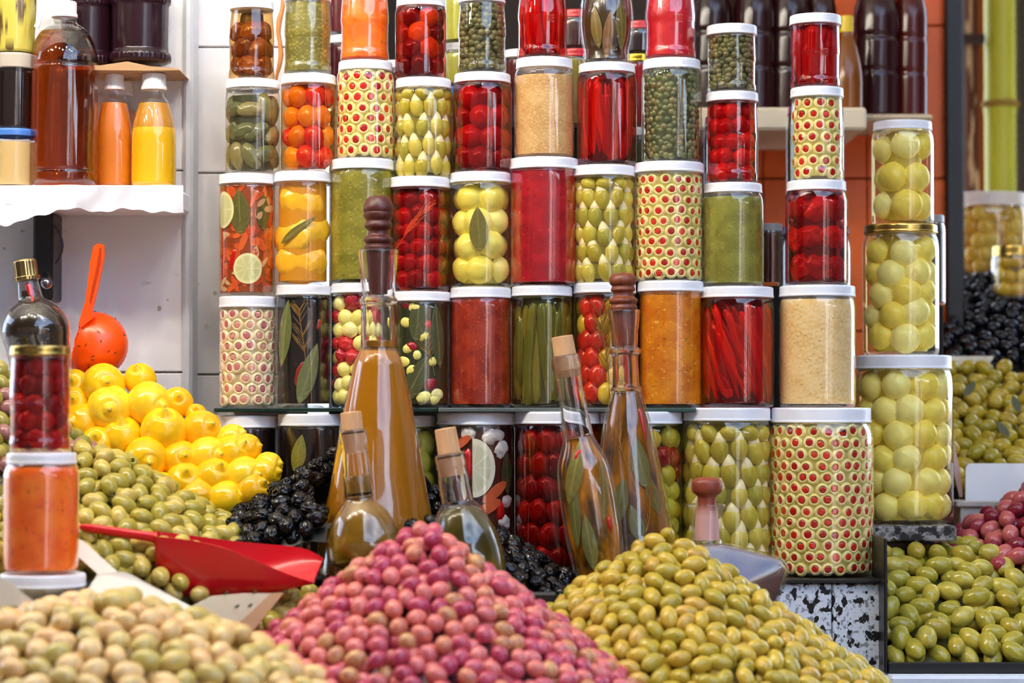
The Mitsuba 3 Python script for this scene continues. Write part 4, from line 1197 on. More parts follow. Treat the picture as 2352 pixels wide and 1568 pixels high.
for n_, h_, d_ in (('pale_olive', pale_h, (-.80, -.18, -.90, -.50)), ('pink_olive', pink_h, (-.38, .22, -.78, -.40)), ('green_olive', green_h, (-.02, .48, -.60, -.245)),
                   ('pitted_green_olive', left_h, (-.62, -.22, -.43, -.17)), ('black_olive', black_h, (-.38, .13, -.30, -.075))):
    HEAPS[n_] = (h_, d_)
heap('pale_olive', pale_h, (-.80, -.18, -.90, -.50), .0225, PALE, 'pale beige-green olive in the heap at the front left corner', 'olive', 'pale olives at the front left',
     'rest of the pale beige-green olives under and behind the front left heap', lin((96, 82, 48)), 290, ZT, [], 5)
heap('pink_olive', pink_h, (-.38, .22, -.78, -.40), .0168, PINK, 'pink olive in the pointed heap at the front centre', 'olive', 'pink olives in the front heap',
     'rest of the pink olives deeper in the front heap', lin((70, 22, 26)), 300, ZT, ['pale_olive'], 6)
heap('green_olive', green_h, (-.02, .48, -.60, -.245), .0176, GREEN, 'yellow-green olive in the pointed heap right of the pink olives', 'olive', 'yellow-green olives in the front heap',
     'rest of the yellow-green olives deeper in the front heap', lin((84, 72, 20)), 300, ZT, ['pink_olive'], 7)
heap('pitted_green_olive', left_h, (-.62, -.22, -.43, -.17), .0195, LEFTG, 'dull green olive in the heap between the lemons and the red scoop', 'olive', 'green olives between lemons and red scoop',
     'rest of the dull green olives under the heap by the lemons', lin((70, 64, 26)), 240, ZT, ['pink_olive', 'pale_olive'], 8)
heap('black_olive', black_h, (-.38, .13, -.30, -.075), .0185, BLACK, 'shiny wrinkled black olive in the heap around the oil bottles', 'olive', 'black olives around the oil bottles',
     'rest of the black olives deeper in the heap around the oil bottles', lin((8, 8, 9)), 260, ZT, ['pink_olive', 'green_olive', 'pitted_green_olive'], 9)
# black rim of the tray that holds the black olives
a, b = P(905, 1375, -.31), P(1300, 1356, -.29)
tag(add('black_tray', box([a[0], -.315, ZT + .0003], [b[0] - .01, -.300, b[2]], .003), lin((20, 20, 22)), 'satin', 30), 'black tray edge in front of the black olives', 'tray')

# tray of green olives on the right
YT0, YT1 = -.125, .05
zr = P(2200, 1522, YT0)[2]
xl = P(2033, 0, YT0)[0]
k = tag('olive_tray', 'black tray of green olives at the right edge, beside the granite', 'tray')
add(k + '__base', box([xl, YT0, zr - .012], [xl + .40, .19, zr - .008], .001), lin((18, 18, 20)), 'satin', 30)
add(k + '__front_rim', box([xl, YT0 - .004, zr - .012], [xl + .40, YT0, zr + .001], .0012), lin((18, 18, 20)), 'satin', 30)
add(k + '__side', box([xl - .004, YT0, zr - .012], [xl, -.025, P(0, 1236, YT0)[2]], .0012), lin((16, 16, 18)), 'satin', 30)
c_ = P(2140, 1235, .09)
slab_z = P(0, 1243, .05)[2] - .016
slab_x = P(2196, 0, .05)[0]


def tray_h(x, y):
    z = zr + .004 + .72 * (y - YT0) - .10 * np.maximum(0, x - c_[0] - .03) - .2 * np.maximum(0, y - .03)
    z = np.minimum(z, c_[2] - .42 * np.maximum(0, x - c_[0] - .02))
    return np.where(x < slab_x + .012, np.minimum(z, slab_z), z)


heap('tray_olive', tray_h, (xl + .012, xl + .30, YT0 + .012, .16), .0215, TRAYG, 'large glossy green olive in the black tray at the right edge', 'olive', 'green olives in the black tray',
     'rest of the green olives in the black tray at the right edge', lin((60, 56, 18)), 260, zr - .008, [], 10)
a, b = P(2036, 1541, YT0), P(2700, 1600, YT0)
tag(add('white_ledge', box([a[0], YT0 - .03, b[2]], [b[0], .2, zr - .0125], .003), lin((206, 212, 224)), 'satin', 30), 'white ledge under the black tray at the bottom right', 'ledge')
# heaps further back on the right
c2 = P(2440, 1090, .16)
heap('far_pink_olive', cone(c2[0], c2[1], c2[2], .74, .03), (c2[0] - .24, c2[0] + .02, .02, .20), .0205, FARP, 'pink olive in the small heap at the right edge behind the green tray', 'olive', 'pink olives at the right edge',
     'rest of the pink olives at the right edge', lin((60, 16, 20)), 90, c2[2] - .17, ['tray_olive'], 11)
zy = P(2200, 1120, .28)[2]
yel_h = lambda x, y: np.minimum(zy + .60 * (y - .28), P(2250, 835, .52)[2] + 0 * x)  # noqa: E731
xl2 = P(2185, 0, .30)[0]
heap('herbed_yellow_olive', yel_h, (xl2 + .005, xl2 + .22, .285, .56), .0215, YELL, 'yellow-green olive in the heap below the black ones at the right', 'olive', 'yellow-green olives below the black ones',
     'rest of the yellow-green olives below the black ones at the right', lin((64, 56, 14)), 170, zy - .03, [], 12)
zb = P(2200, 830, .58)[2]
xl3 = P(2150, 0, .62)[0]
blk_h = lambda x, y: np.minimum(zb + .62 * (y - .60), P(2300, 632, .80)[2] - .35 * np.maximum(0, xl3 + .06 - x))  # noqa: E731
heap('far_black_olive', blk_h, (xl3, xl3 + .22, .605, .86), .0195, FARB, 'round black olive in the heap at the right edge below the big olive jar', 'olive', 'black olives at the right edge',
     'rest of the black olives at the right edge', lin((6, 6, 8)), 240, zb - .05, [], 13)
tag(add('black_olive_crate', box([xl3 - .01, .590, zb - .20], [xl3 + .30, .87, zb - .052], .004), lin((28, 27, 26)), 'matte', 30), 'dark crate under the black olives at the right edge', 'crate')
a, b = P(2182, 818, .585), P(2290, 852, .585)
tag(add('cream_edge_board', plate([(2180, 822), (2282, 822), (2270, 838), (2225, 856), (2196, 856)], .004, (0, .7, .7), lambda x, y: .575), lin((222, 214, 192)), 'satin', 30), 'cream plastic scoop end between black and yellow-green olives', 'scoop')
tag(add('yellow_olive_crate', box([xl2, .275, zy - .20], [xl2 + .3, .575, zy - .031], .004), lin((40, 38, 34)), 'matte', 30), 'dark crate under the yellow-green olives at the right', 'crate')
# leaf bits among the yellow olives
for i, (px, py, s) in enumerate(((2300, 998, .5), (2224, 905, -.6), (2330, 940, .2))):
    p = P(px, py, .30 + (1110 - py) / 300 * .2)
    o = np.array(leaf_outline(.030, .013))
    v2, f = trimesh.creation.triangulate_polygon(Polygon(o), engine='earcut')
    v = np.column_stack([v2[:, 0] * math.cos(s) - v2[:, 1] * math.sin(s), np.zeros(len(v2)), v2[:, 0] * math.sin(s) + v2[:, 1] * math.cos(s)])
    v = v @ np.array([[1, 0, 0], [0, .85, .5], [0, -.5, .85]]).T * 1.0
    tag(add(key('herb_leaf'), solidify(v + p + [0, -.012, .008], f, np.array([0, .0006, 0])), lin((84, 88, 54)), 'satin', 30), 'grey-green herb leaf on the yellow-green olives at the right', 'leaf', 'herb leaves on yellow-green olives')

# white plastic board and tub behind the green tray
a, b = P(2222, 1066, .13), P(2420, 1158, .13)


def rounded_plate(x0, y0, x1, y1, Y, r, th, lean=0.0):
    q = Polygon([(x0 + r, y0 + r), (x1 - r, y0 + r), (x1 - r, y1 - r), (x0 + r, y1 - r)]).buffer(r, 6)
    m = trimesh.creation.extrude_polygon(q, 1.0, engine='earcut')
    v = np.asarray(m.vertices)
    yy = Y + (v[:, 1] - y1) * lean * S
    w = np.array([P(x, y, t) for (x, y), t in zip(v[:, :2], yy)])
    w[:, 1] += v[:, 2] * th
    m = trimesh.Trimesh(w, m.faces, process=False)
    if m.volume < 0:
        m.invert()
    return m


tag(add('white_board', rounded_plate(2218, 1064, 2460, 1160, .225, 14, .006, -.25), lambda v: np.clip(lin((222, 220, 220)) * (1 - .25 * np.clip(meshkit.fbm(v * 60, 3, 2)[:, None] * 2 - 1.1, 0, 1)), 0, 1), 'satin', 30), 'white plastic board standing upright in the dirty white tub', 'board')
k = tag('white_tub', 'dirty white plastic tub behind the pink olives at the right edge', 'tub')
a, b = P(2196, 1150, .21), P(2500, 1262, .21)
GR = lambda v: lin((190, 182, 172)) * (1 - .55 * np.clip(meshkit.fbm(v * 45, 3, 8)[:, None] * 2.4 - 1.3, 0, 1))  # noqa: E731
w4 = [box([a[0] + .006, .212, b[2]], [b[0], .216, a[2]], .001), box([a[0] + .006, .212, b[2]], [a[0] + .010, .262, a[2]], .001), box([a[0] + .006, .212, b[2]], [b[0], .262, b[2] + .004], .001), box([a[0] + .006, .258, b[2]], [b[0], .262, a[2]], .001)]
add(k + '__body', m3.Manifold.batch_boolean(w4, m3.OpType.Add).refine_to_length(.012), GR, 'satin', 30)
add(k + '__rim', m3.Manifold.batch_boolean([box([a[0], .206, a[2] - .008], [b[0], .213, a[2]], .0015), box([a[0], .206, a[2] - .008], [a[0] + .007, .266, a[2]], .0015)], m3.OpType.Add).refine_to_length(.012), GR, 'satin', 30)
tag(add('tub_support', box([a[0] + .004, .20, .6], [b[0], .275, b[2] - .0003], .003), lin((34, 32, 30)), 'matte', 30), 'dark block under the dirty white tub', 'block')
tag(add('pink_plate', plate([(2187, 1010), (2192, 1018), (2205, 1080), (2212, 1140), (2204, 1142), (2192, 1090)], .003, (0, 1, 0), lambda x, y: .262), lin((214, 170, 160)), 'satin', 30), 'thin pinkish plate edge left of the white board', 'plate')

# ------------------------------------------------------------------ lemons
lem = trimesh.creation.icosphere(4)
LEM = []
for i, c in enumerate([(246, 196, 22), (242, 186, 18), (248, 204, 40), (238, 180, 20)]):
    v = np.asarray(lem.vertices)
    d = 1 + .03 * (meshkit.fbm(v * 1.7 + i * 3, 3, i) - .5) * 2 + .006 * (meshkit.noise(v * 16, i) - .5)
    rr = np.hypot(v[:, 1], v[:, 2])
    nip = np.where(v[:, 0] > 0, .20 * np.exp(-(rr / .17) ** 2) - .055 * np.exp(-((rr - .34) / .10) ** 2), -.02 * np.exp(-(rr / .15) ** 2))
    w = v * d[:, None] * np.array([1.0, .96, .96])
    w[:, 0] += nip
    cc = lin(c) * (1 + .14 * (meshkit.fbm(v * 2 + i, 3, i + 4)[:, None] - .5) * 2)
    cc = np.where((rr < .09)[:, None] & (v[:, :1] > 0), lin((190, 160, 40)), cc)
    LEM.append(group(f'proto_lemon_{i}', {'one': solid(trimesh.Trimesh(w, lem.faces, process=False), np.clip(cc, 0, 1), 'wet', True)}))
LEMONS = [(237, 884, 52, .35, .1), (322, 872, 39, -.2, .8), (170, 886, 40, .1, .3), (253, 938, 56, .15, -.05), (342, 928, 54, .8, -.1), (407, 926, 39, .2, .4), (172, 924, 40, .1, .2), (190, 972, 48, -.5, .1), (281, 1004, 50, .1, .9),
          (376, 990, 56, .2, .9), (463, 988, 48, .7, .3), (450, 952, 26, .1, .6), (226, 1022, 45, 0, .5), (336, 1052, 52, .3, -.2), (413, 1056, 48, .4, .2), (477, 1048, 48, .8, .1), (534, 1042, 46, .9, .6), (533, 1010, 38, 1.1, .5), (566, 1030, 36, 1.2, .2),
          (492, 1100, 50, .5, .7), (562, 1094, 48, .9, .1), (607, 1086, 40, 1.2, .1), (616, 1070, 34, 1.2, .2), (425, 1110, 50, .2, .6), (455, 1142, 48, .3, -.3), (518, 1148, 48, 1.2, .3), (581, 1126, 44, .8, .5), (8, 912, 38, 0, .4), (95, 920, 44, 0, .3),
          (300, 1100, 50, .2, .3), (120, 990, 46, .1, .2), (370, 1130, 48, .2, .2)]
for px, py, r, az, el in LEMONS:
    Y = -.005 - .085 * np.clip((py - 865) / 280, 0, 1) - (.012 if r > 50 else 0)
    R_ = M(r, Y)
    d = np.array([math.sin(az) * math.cos(el), -math.cos(az) * math.cos(el), math.sin(el)])
    u = np.cross(d, [0, 0, 1.0])
    u /= np.linalg.norm(u)
    m = np.eye(4)
    m[:3, 0], m[:3, 1], m[:3, 2], m[:3, 3] = d * R_, u * R_, np.cross(d, u) * R_, P(px, py, Y)
    inst(tag(key('lemon'), 'wet preserved lemon in the heap below the orange ladle', 'lemon', 'lemons in the heap'), LEM[rng.integers(4)], m)
zl = P(300, 1000, -.02)
tag(add('lemon_heap_board', m3.Manifold.hull_points(np.array([P(-60, 960, .01), P(300, 930, .03), P(470, 1080, -.03), P(470, 1250, -.03), P(-60, 1250, .02), P(-60, 1250, .09), P(300, 930, .09), P(460, 1250, -.02), P(560, 1190, -.07), P(-60, 1200, -.07)])), lin((90, 60, 8)), 'matte', 30),
    'sloping board under the heap of lemons', 'board')

# ------------------------------------------------------------------ bottles at the front
def at_tilt(base, tilt, lean=0.0):
    c, s = math.cos(tilt), math.sin(tilt)
    m = np.eye(4)
    m[:3, :3] = np.array([[c, 0, s], [0, 1, 0], [-s, 0, c]])
    m[:3, 3] = base
    return m


def pxprof(rows, Y, cy, n=6):
    """[(half width, row[, fillet])] in the frame, top row last, to a profile above row cy"""
    return fillet([(M(a[0], Y), M(cy - a[1], Y), *(() if len(a) < 3 else (M(a[2], Y),))) for a in rows], n)


def grown(p, d):
    q = np.array(p, float)
    q[:, 0] = np.maximum(q[:, 0] - d, 0)
    return q


def wood_color(c1, c2, f=260):
    c1, c2 = lin(c1), lin(c2)

    def col(v):
        n = meshkit.fbm(np.column_stack([v[:, 0] * f, v[:, 1] * f, v[:, 2] * f * .12]), 3, 2)[:, None]
        return c1 * n + c2 * (1 - n)
    return col


def neck(k, rows, Y, cy, tw, wall):
    """thick clear glass of a bottle's neck: outside and inside surface in one mesh"""
    o = pxprof(rows, Y, cy, 7)
    i = grown(o, M(wall, Y))[::-1]
    m = lathe(np.vstack([o, i, o[:1]]), 56)
    add(k + '__neck', m, None, 'thick_glass', 40, tw=tw)


CORK = wood_color((226, 180, 134), (190, 142, 98), 700)
# tall amber oil bottle with a dark wooden stopper
Yb = -.215
tw = at_tilt(P(868, 1330, Yb), 0)
k = tag('oil_bottle', 'tall cone-shaped bottle of cloudy amber oil with a dark turned wooden stopper', 'bottle')
body = pxprof([(0, 1330), (120, 1330), (143, 1318, 10), (138, 1250, 30), (112, 1120, 30), (84, 960, 30), (56, 832, 8), (48, 815, 6), (40.5, 800)], Yb, 1330, 7)
neck(k, [(40, 801), (39.5, 702, 2), (44, 697, 3), (44, 688, 3), (38, 683, 3), (41, 640, 10), (46.5, 578, 3), (44, 574)], Yb, 1330, tw, 6)
add(k + '__body', lathe(body, 64), None, 'glass', 40, tw=tw)
oil = pxprof([(0, 1326), (118, 1326), (140, 1314, 10), (135.5, 1250, 30), (109.5, 1120, 30), (81.5, 960, 30), (53.5, 832, 8), (45.5, 815, 6), (33, 800, 6), (33, 785), (32, 783), (0, 783.5)], Yb, 1330, 7)
add(k + '__oil', lathe(oil, 64), lin((164, 104, 8)), 'wet', 40, tw=tw)
st = pxprof([(0, 676), (20, 676), (23, 640), (27, 577), (33, 576, 2), (33, 566, 3), (27, 562, 3), (33, 556, 4), (33, 548, 4), (24, 540, 4), (23, 530, 3), (32, 523, 4), (32, 515, 4), (27, 508, 3), (34, 498, 5), (34, 490, 3), (33, 488), (35, 484, 4), (35, 474, 10), (25, 452, 14), (8, 449, 6), (0, 449)], Yb, 1330, 5)
add(k + '__stopper', lathe(st, 40), wood_color((96, 36, 26), (52, 22, 20)), 'satin', 40, tw=tw)
labels[k + '__stopper'] = {'label': 'dark red-brown turned wooden stopper'}
# herb oil bottle with a turned wooden stopper
Yh = -.13
tw = at_tilt(P(1452, 1330, Yh), -.03)
h = tag('herb_oil_bottle', 'cone-shaped bottle of dark oil full of bay leaves and herbs with a brown wooden stopper', 'bottle')
hb = pxprof([(0, 1330), (96, 1330), (108, 1318, 10), (104, 1250, 30), (80, 1110, 30), (56, 975, 20), (36, 906, 8), (34, 900)], Yh, 1330, 7)
neck(h, [(34, 901), (37, 894, 3), (30, 886, 4), (30, 816, 3), (37, 812, 3), (37, 804, 3), (29, 798, 4), (33, 750, 8), (38, 716, 3), (35, 712)], Yh, 1330, tw, 6)
add(h + '__body', lathe(hb, 64), None, 'glass', 40, tw=tw)
ho = pxprof([(0, 1326), (90, 1326), (101, 1314, 10), (97, 1250, 30), (73, 1110, 30), (49, 975, 20), (30, 906, 8), (26, 897), (0, 897)], Yh, 1330, 7)


def herb_oil(v):
    a = np.arctan2(v[:, 0], -v[:, 1])
    n = meshkit.fbm(np.column_stack([a * 2.2, v[:, 2] * 34, a * 0]), 4, 3)[:, None]
    n2 = meshkit.fbm(np.column_stack([a * 7, v[:, 2] * 60, a * 0]), 3, 9)[:, None]
    c = lin((48, 28, 6)) * (1 - n) * 1.3 + lin((170, 104, 10)) * np.clip(n * 1.8 - .55, 0, 1)
    return np.clip(c * (.6 + .8 * n2), 0, 1)


add(h + '__oil', lathe(ho[np.r_[0, 1:len(ho)]], 96).subdivide(), herb_oil, 'wet', True, tw=tw)
st = pxprof([(0, 806), (18, 806), (22, 770), (26, 716), (30, 715), (32, 706, 3), (28, 700, 3), (33, 694, 3), (33, 688, 3), (23, 682, 4), (22, 672, 3), (29, 668, 4), (28, 662, 3), (24, 658, 3), (32, 650, 6), (32, 640, 6), (26, 630, 6), (10, 627, 3), (0, 625)], Yh, 1330, 5)
add(h + '__stopper', lathe(st, 40), wood_color((140, 72, 44), (88, 40, 26)), 'satin', 40, tw=tw)
labels[h + '__stopper'] = {'label': 'brown turned wooden stopper'}


class Lathed(Jar):
    """lets wrap, bay_leaf, sprig and wrap_chili work inside a bottle"""

    def __init__(self, prof, tw, Y, cx, hwf):
        self.prof, self.Y, self.base, self.h, self.tw_, self.cx = prof, Y, np.zeros(3), prof[:, 1].max() * 1.05, tw, cx
        self.R = prof[:, 0].max()

    def rin(self, z):
        o = np.maximum.accumulate(self.prof[:, 1] + np.arange(len(self.prof)) * 1e-9)
        return np.interp(z, o, self.prof[:, 0]) - .0006

    def at(self, px, py):
        p = P(px, py, self.Y - .02)
        q = np.linalg.inv(self.tw_) @ np.append(p, 1)
        r = self.rin(q[2])
        self.R = r
        return math.asin(np.clip(q[0] / r, -.95, .95)), q[2]


def moved(k, tw):
    scene[k]['to_world'] = T(tw)


def bottle_leaf(L_, px, py, L, w, s, label, col, depth):
    k = bay_leaf(L_, px, py, L, w, s, label, lin(col), depth)
    moved(k, L_.tw_)


LB = Lathed(hb[4:], tw, Yh, 1452, 1)
for i, (px, py, L, w, s, c) in enumerate(((1470, 1060, 120, 50, .12, (104, 96, 44)), (1420, 1150, 110, 44, -.2, (96, 92, 40)), (1500, 1130, 110, 40, .25, (110, 92, 36)), (1460, 1200, 90, 40, .3, (92, 90, 44)))):
    bottle_leaf(LB, px, py, L, w, s, ['bay leaf high in the cone-shaped herb oil bottle', 'bay leaf at the left of the cone-shaped herb oil bottle', 'brown leaf at the right of the cone-shaped herb oil bottle', 'bay leaf low in the cone-shaped herb oil bottle'][i], c, .0012 + .0006 * i)
n0 = counts.get('red_chili', 0)
wrap_chili(LB, [(1474, 935), (1480, 965), (1486, 1000), (1490, 1035)], 9, (170, 36, 20), 'red chili high in the cone-shaped herb oil bottle')
moved(f'red_chili_{counts["red_chili"]:03d}', tw)
for i in range(3):
    LB.at(1452, 1050 + 60 * i)
    sprig(LB, 1430 + 30 * i, 1050 + 60 * i, 110, .2 - .25 * i, 'dried herb stalks ' + ('upper left', 'middle', 'lower right')[i] + ' in the cone-shaped herb oil bottle', lin((150, 100, 36)), 14, .4)
    moved(f'herb_sprig_{counts["herb_sprig"]:03d}', tw)

# slim corked bottle leaning beside it
Yc = -.205
tl = -math.atan2(1380 - 1288, 1340 - 764)
tw = at_tilt(P(1382, 1340, Yc), tl)
sc_ = 1 / math.cos(tl)
k = tag('corked_herb_bottle', 'slim leaning corked bottle with bay leaves and a red chili in oil', 'bottle')
q = [(0, 1340), (48, 1340), (58, 1330, 8), (66, 1230, 30), (66, 1120, 30), (60, 1062, 20), (36, 1004, 10), (35, 996)]
cb = pxprof(q, Yc, 1340, 7)
neck(k, [(35, 997), (32, 940, 20), (30, 870, 10), (30, 845, 3), (33, 842, 2), (33, 814, 3), (29, 810)], Yc, 1340, tw, 5)
add(k + '__body', lathe(cb, 56), None, 'glass', 40, tw=tw)
ci = pxprof([(0, 1337), (44, 1337), (50, 1328, 8), (57, 1230, 30), (57, 1120, 30), (50, 1062, 20), (29, 1012, 10), (27, 1000), (0, 1000)], Yc, 1340, 7)
add(k + '__oil', lathe(ci, 72).subdivide(), lambda v: np.clip(herb_oil(v) * np.array([1.5, 1.5, 1.2]), 0, 1), 'wet', True, tw=tw)
add(k + '__cork', lathe(pxprof([(0, 862), (25, 862), (27, 812), (26, 808), (24.5, 766, 2), (0, 765)], Yc, 1340), 32), CORK, 'matte', 40, tw=tw)
labels[k + '__cork'] = {'label': 'plain light cork'}
LB = Lathed(cb[4:], tw, Yc, 1382, 1)
for i, (px, py, L, w, s, c, t) in enumerate(((1318, 1085, 150, 44, -.35, (116, 108, 46), 'long bay leaf high in the slim leaning bottle'), (1316, 1165, 190, 36, -.1, (98, 100, 50), 'narrow leaf along the left side of the slim leaning bottle'),
                                            (1352, 1245, 130, 40, .0, (104, 108, 58), 'bay leaf low in the slim leaning bottle'), (1390, 1120, 150, 34, -.2, (120, 96, 40), 'brown leaf at the right of the slim leaning bottle'))):
    bottle_leaf(LB, px, py, L, w, s, t, c, .0010 + .0006 * i)
wrap_chili(LB, [(1336, 1032), (1327, 1042), (1320, 1056), (1319, 1072)], 7, (196, 20, 20), 'small red chili at the shoulder of the slim leaning bottle')
moved(f'red_chili_{counts["red_chili"]:03d}', tw)
wrap_chili(LB, [(1400, 1185), (1405, 1205), (1410, 1225)], 7, (200, 50, 24), 'orange-red chili at the right of the slim leaning bottle')
moved(f'red_chili_{counts["red_chili"]:03d}', tw)

# two small corked round bottles before the pink olives
Ys = -.30
tl = -math.atan2(836 - 806, 1230 - 945)
tw = at_tilt(P(842, 1300, Ys), tl)
k = tag('round_corked_bottle', 'small round corked bottle of golden oil in front of the tall amber bottle', 'bottle')
add(k + '__body', lathe(pxprof([(0, 1300), (60, 1300), (88, 1284, 16), (88, 1236, 30), (62, 1176, 22), (34, 1148, 14), (33, 1140)], Ys, 1300, 7), 56), None, 'glass', 40, tw=tw)
neck(k, [(33, 1141), (32, 1090, 8), (29, 1030, 6), (31, 1022, 3), (31, 990, 3), (29, 986)], Ys, 1300, tw, 5)
add(k + '__oil', lathe(pxprof([(0, 1297), (58, 1297), (84.5, 1282, 16), (84.5, 1236, 30), (59, 1176, 22), (28, 1148, 14), (26, 1092), (0, 1092)], Ys, 1300, 7), 72).subdivide(), lambda v: np.clip(lin((128, 92, 18)) * (.45 + .9 * meshkit.fbm(v * 60, 3, 5)[:, None]), 0, 1), 'wet', True, tw=tw)
add(k + '__cork', lathe(pxprof([(0, 1040), (22, 1040), (26, 990), (25, 986), (24, 945, 2), (0, 944)], Ys, 1300), 32), CORK, 'matte', 40, tw=tw)
tl = -math.atan2(1078 - 1018, 1330 - 980)
tw = at_tilt(P(1084, 1345, Ys - .005), tl)
k = tag('round_corked_bottle_001', 'small corked bottle of dark oil right of the tall amber bottle', 'bottle')
counts['round_corked_bottle'] = 1
add(k + '__body', lathe(pxprof([(0, 1345), (64, 1345), (84, 1330, 14), (86, 1275, 30), (76, 1215, 30), (52, 1168, 20), (39, 1154, 8), (38, 1149)], Ys, 1345, 7), 56), None, 'glass', 40, tw=tw)
neck(k, [(38, 1150), (36, 1100, 8), (33, 1075, 6), (35, 1068, 3), (35, 1042, 3), (32, 1038)], Ys, 1345, tw, 5)
add(k + '__oil', lathe(pxprof([(0, 1342), (62, 1342), (80.5, 1328, 14), (82.5, 1275, 30), (72.5, 1215, 30), (49, 1172, 16), (30, 1164), (0, 1164)], Ys, 1345, 7), 72).subdivide(), lambda v: np.clip(lin((78, 66, 14)) * (.3 + 1.1 * meshkit.fbm(v * 40, 3, 6)[:, None]), 0, 1), 'wet', True, tw=tw)
add(k + '__cork', lathe(pxprof([(0, 1090), (27, 1090), (30, 1042), (26, 1036), (24.5, 980, 2), (0, 979)], Ys, 1345), 32), CORK, 'matte', 40, tw=tw)
# flat glass bottle with a round wooden stopper
Yf = -.22
k = tag('flat_glass_bottle', 'wide flat glass bottle with a round red-brown wooden stopper behind the yellow-green olives', 'bottle')
p_ = [P(x, y, Yf) for x, y in ((1592, 1262), (1660, 1258), (1782, 1290), (1796, 1306), (1740, 1470), (1500, 1480), (1480, 1330))]
sph = trimesh.creation.icosphere(2).vertices * M(11, Yf)
hull = np.vstack([np.vstack([q + sph + [0, s * .026, 0] for s in (-1, 1)]) for q in p_] + [p + sph + [0, 0, 0] for p in p_])
hull = np.vstack([hull, P(1640, 1370, Yf) + sph + [0, -.040, 0], P(1640, 1370, Yf) + sph + [0, .03, 0], P(1700, 1340, Yf) + sph + [0, -.036, 0]])
fb = m3.Manifold.hull_points(hull)
fb = fb.refine_to_length(.006).to_mesh()
fm = trimesh.Trimesh(fb.vert_properties[:, :3], fb.tri_verts, process=True)
trimesh.smoothing.filter_laplacian(fm, iterations=5)
add(k + '__body', fm, None, 'glass', True)
fi = fm.copy()
cen = fi.vertices.mean(0)
fi.vertices = cen + (fi.vertices - cen) * np.array([.95, .90, .95])
add(k + '__vinegar', fi, lambda v: np.clip(lin((92, 62, 56)) * (.25 + 1.5 * meshkit.fbm(v * np.array([30, 30, 60]), 3, 3)[:, None]), 0, 1), 'wet', True)
tw = at_tilt(P(1624, 1262, Yf), 0)
add(k + '__neck', lathe(pxprof([(37, 1262), (36, 1245, 3), (34, 1238, 3), (35, 1170, 2), (44, 1163, 2), (44, 1158, 2), (30, 1156)], Yf, 1262), 40), None, 'glass', 40, tw=tw)
add(k + '__stopper', lathe(pxprof([(0, 1240), (28, 1240), (26, 1185), (22, 1158), (21, 1141, 3), (24, 1137, 3), (36, 1130, 12), (36, 1102, 18), (18, 1096, 8), (0, 1096)], Yf, 1262), 40),
    lambda v: np.where(v[:, 2:] > M(1262 - 1160, Yf), wood_color((150, 70, 44), (112, 46, 30))(v), lin((206, 158, 150))), 'satin', 40, tw=tw)
labels[k + '__stopper'] = {'label': 'round red-brown wooden stopper'}

# ------------------------------------------------------------------ scoops
def loft(near, bottom, far, thick, n=13):
    """trough between three edge curves given as (px, py, Y)"""
    t = np.linspace(0, 1, 22)
    c = []
    for e in (near, bottom, far):
        q = np.array([P(*p) for p in e])
        s = np.linspace(0, 1, len(q))
        from scipy.interpolate import PchipInterpolator
        c.append(PchipInterpolator(s, q)(t))
    a = np.linspace(0, np.pi, n)
    mid = (c[0] + c[2]) / 2
    v = mid[:, None] + (c[0] - mid)[:, None] * np.cos(a)[None, :, None] + (c[1] - mid)[:, None] * (np.sin(a) ** .8)[None, :, None]
    f = []
    for i in range(len(t) - 1):
        for j in range(n - 1):
            A, B, C_, E = i * n + j, i * n + j + 1, (i + 1) * n + j + 1, (i + 1) * n + j
            f += [[A, B, C_], [A, C_, E]]
    v = v.reshape(-1, 3)
    v = np.vstack([v, mid[:1]])
    f += [[j + 1, j, len(v) - 1] for j in range(n - 1)]
    f = np.array(f)
    m = trimesh.Trimesh(v, f, process=False)
    return solidify(v, f, -m.vertex_normals * thick)


k = tag('red_scoop', 'glossy red plastic scoop lying between the green and pink olives', 'scoop')
RS = lin((196, 8, 26))
add(k + '__bowl', loft([(355, 1232, -.425), (420, 1238, -.432), (500, 1254, -.436), (580, 1284, -.434), (660, 1318, -.428), (722, 1338, -.42)],
                       [(358, 1300, -.39), (384, 1352, -.39), (440, 1392, -.39), (540, 1378, -.39), (640, 1350, -.39), (728, 1322, -.385)],
                       [(356, 1220, -.355), (430, 1228, -.35), (520, 1240, -.345), (600, 1248, -.345), (690, 1258, -.35), (744, 1284, -.36)], .0022), RS, 'paint', 40)
add(k + '__handle', tube([P(184 + 22 * i, 1209 + 3.2 * i, -.395) for i in range(9)], [.003, .0046, .005, .005, .005, .005, .0052, .0055, .006], 12), RS, 'paint', 40)
CR = lin((226, 218, 200))
k = tag('cream_scoop', 'cream plastic scoop with its handle behind the orange sauce jar', 'scoop')
add(k + '__blade', loft([(202, 1356, -.50), (240, 1385, -.51), (330, 1430, -.515), (440, 1472, -.51)], [(206, 1345, -.48), (270, 1372, -.485), (350, 1402, -.485), (440, 1440, -.485)],
                        [(222, 1322, -.46), (280, 1314, -.46), (350, 1345, -.46), (446, 1398, -.46)], .002), CR, 'satin', 40)
add(k + '__handle', plate([(178, 1236), (192, 1242), (276, 1318), (268, 1330), (236, 1328), (178, 1276)], .003, (.2, .6, -.5), lambda x, y: -.43 - .00035 * (y - 1236)), CR, 'satin', 40)
k = tag('cream_scoop_001', 'cream plastic scoop blade stuck between the pale and the pink olives', 'scoop')
add(k + '__blade', plate([(400, 1425), (438, 1392), (486, 1368), (560, 1362), (622, 1362), (560, 1420), (478, 1486), (430, 1520)], .0025, (0, .8, -.4), lambda x, y: -.455 - .00008 * (y - 1362)), lin((214, 204, 178)), 'satin', 40)
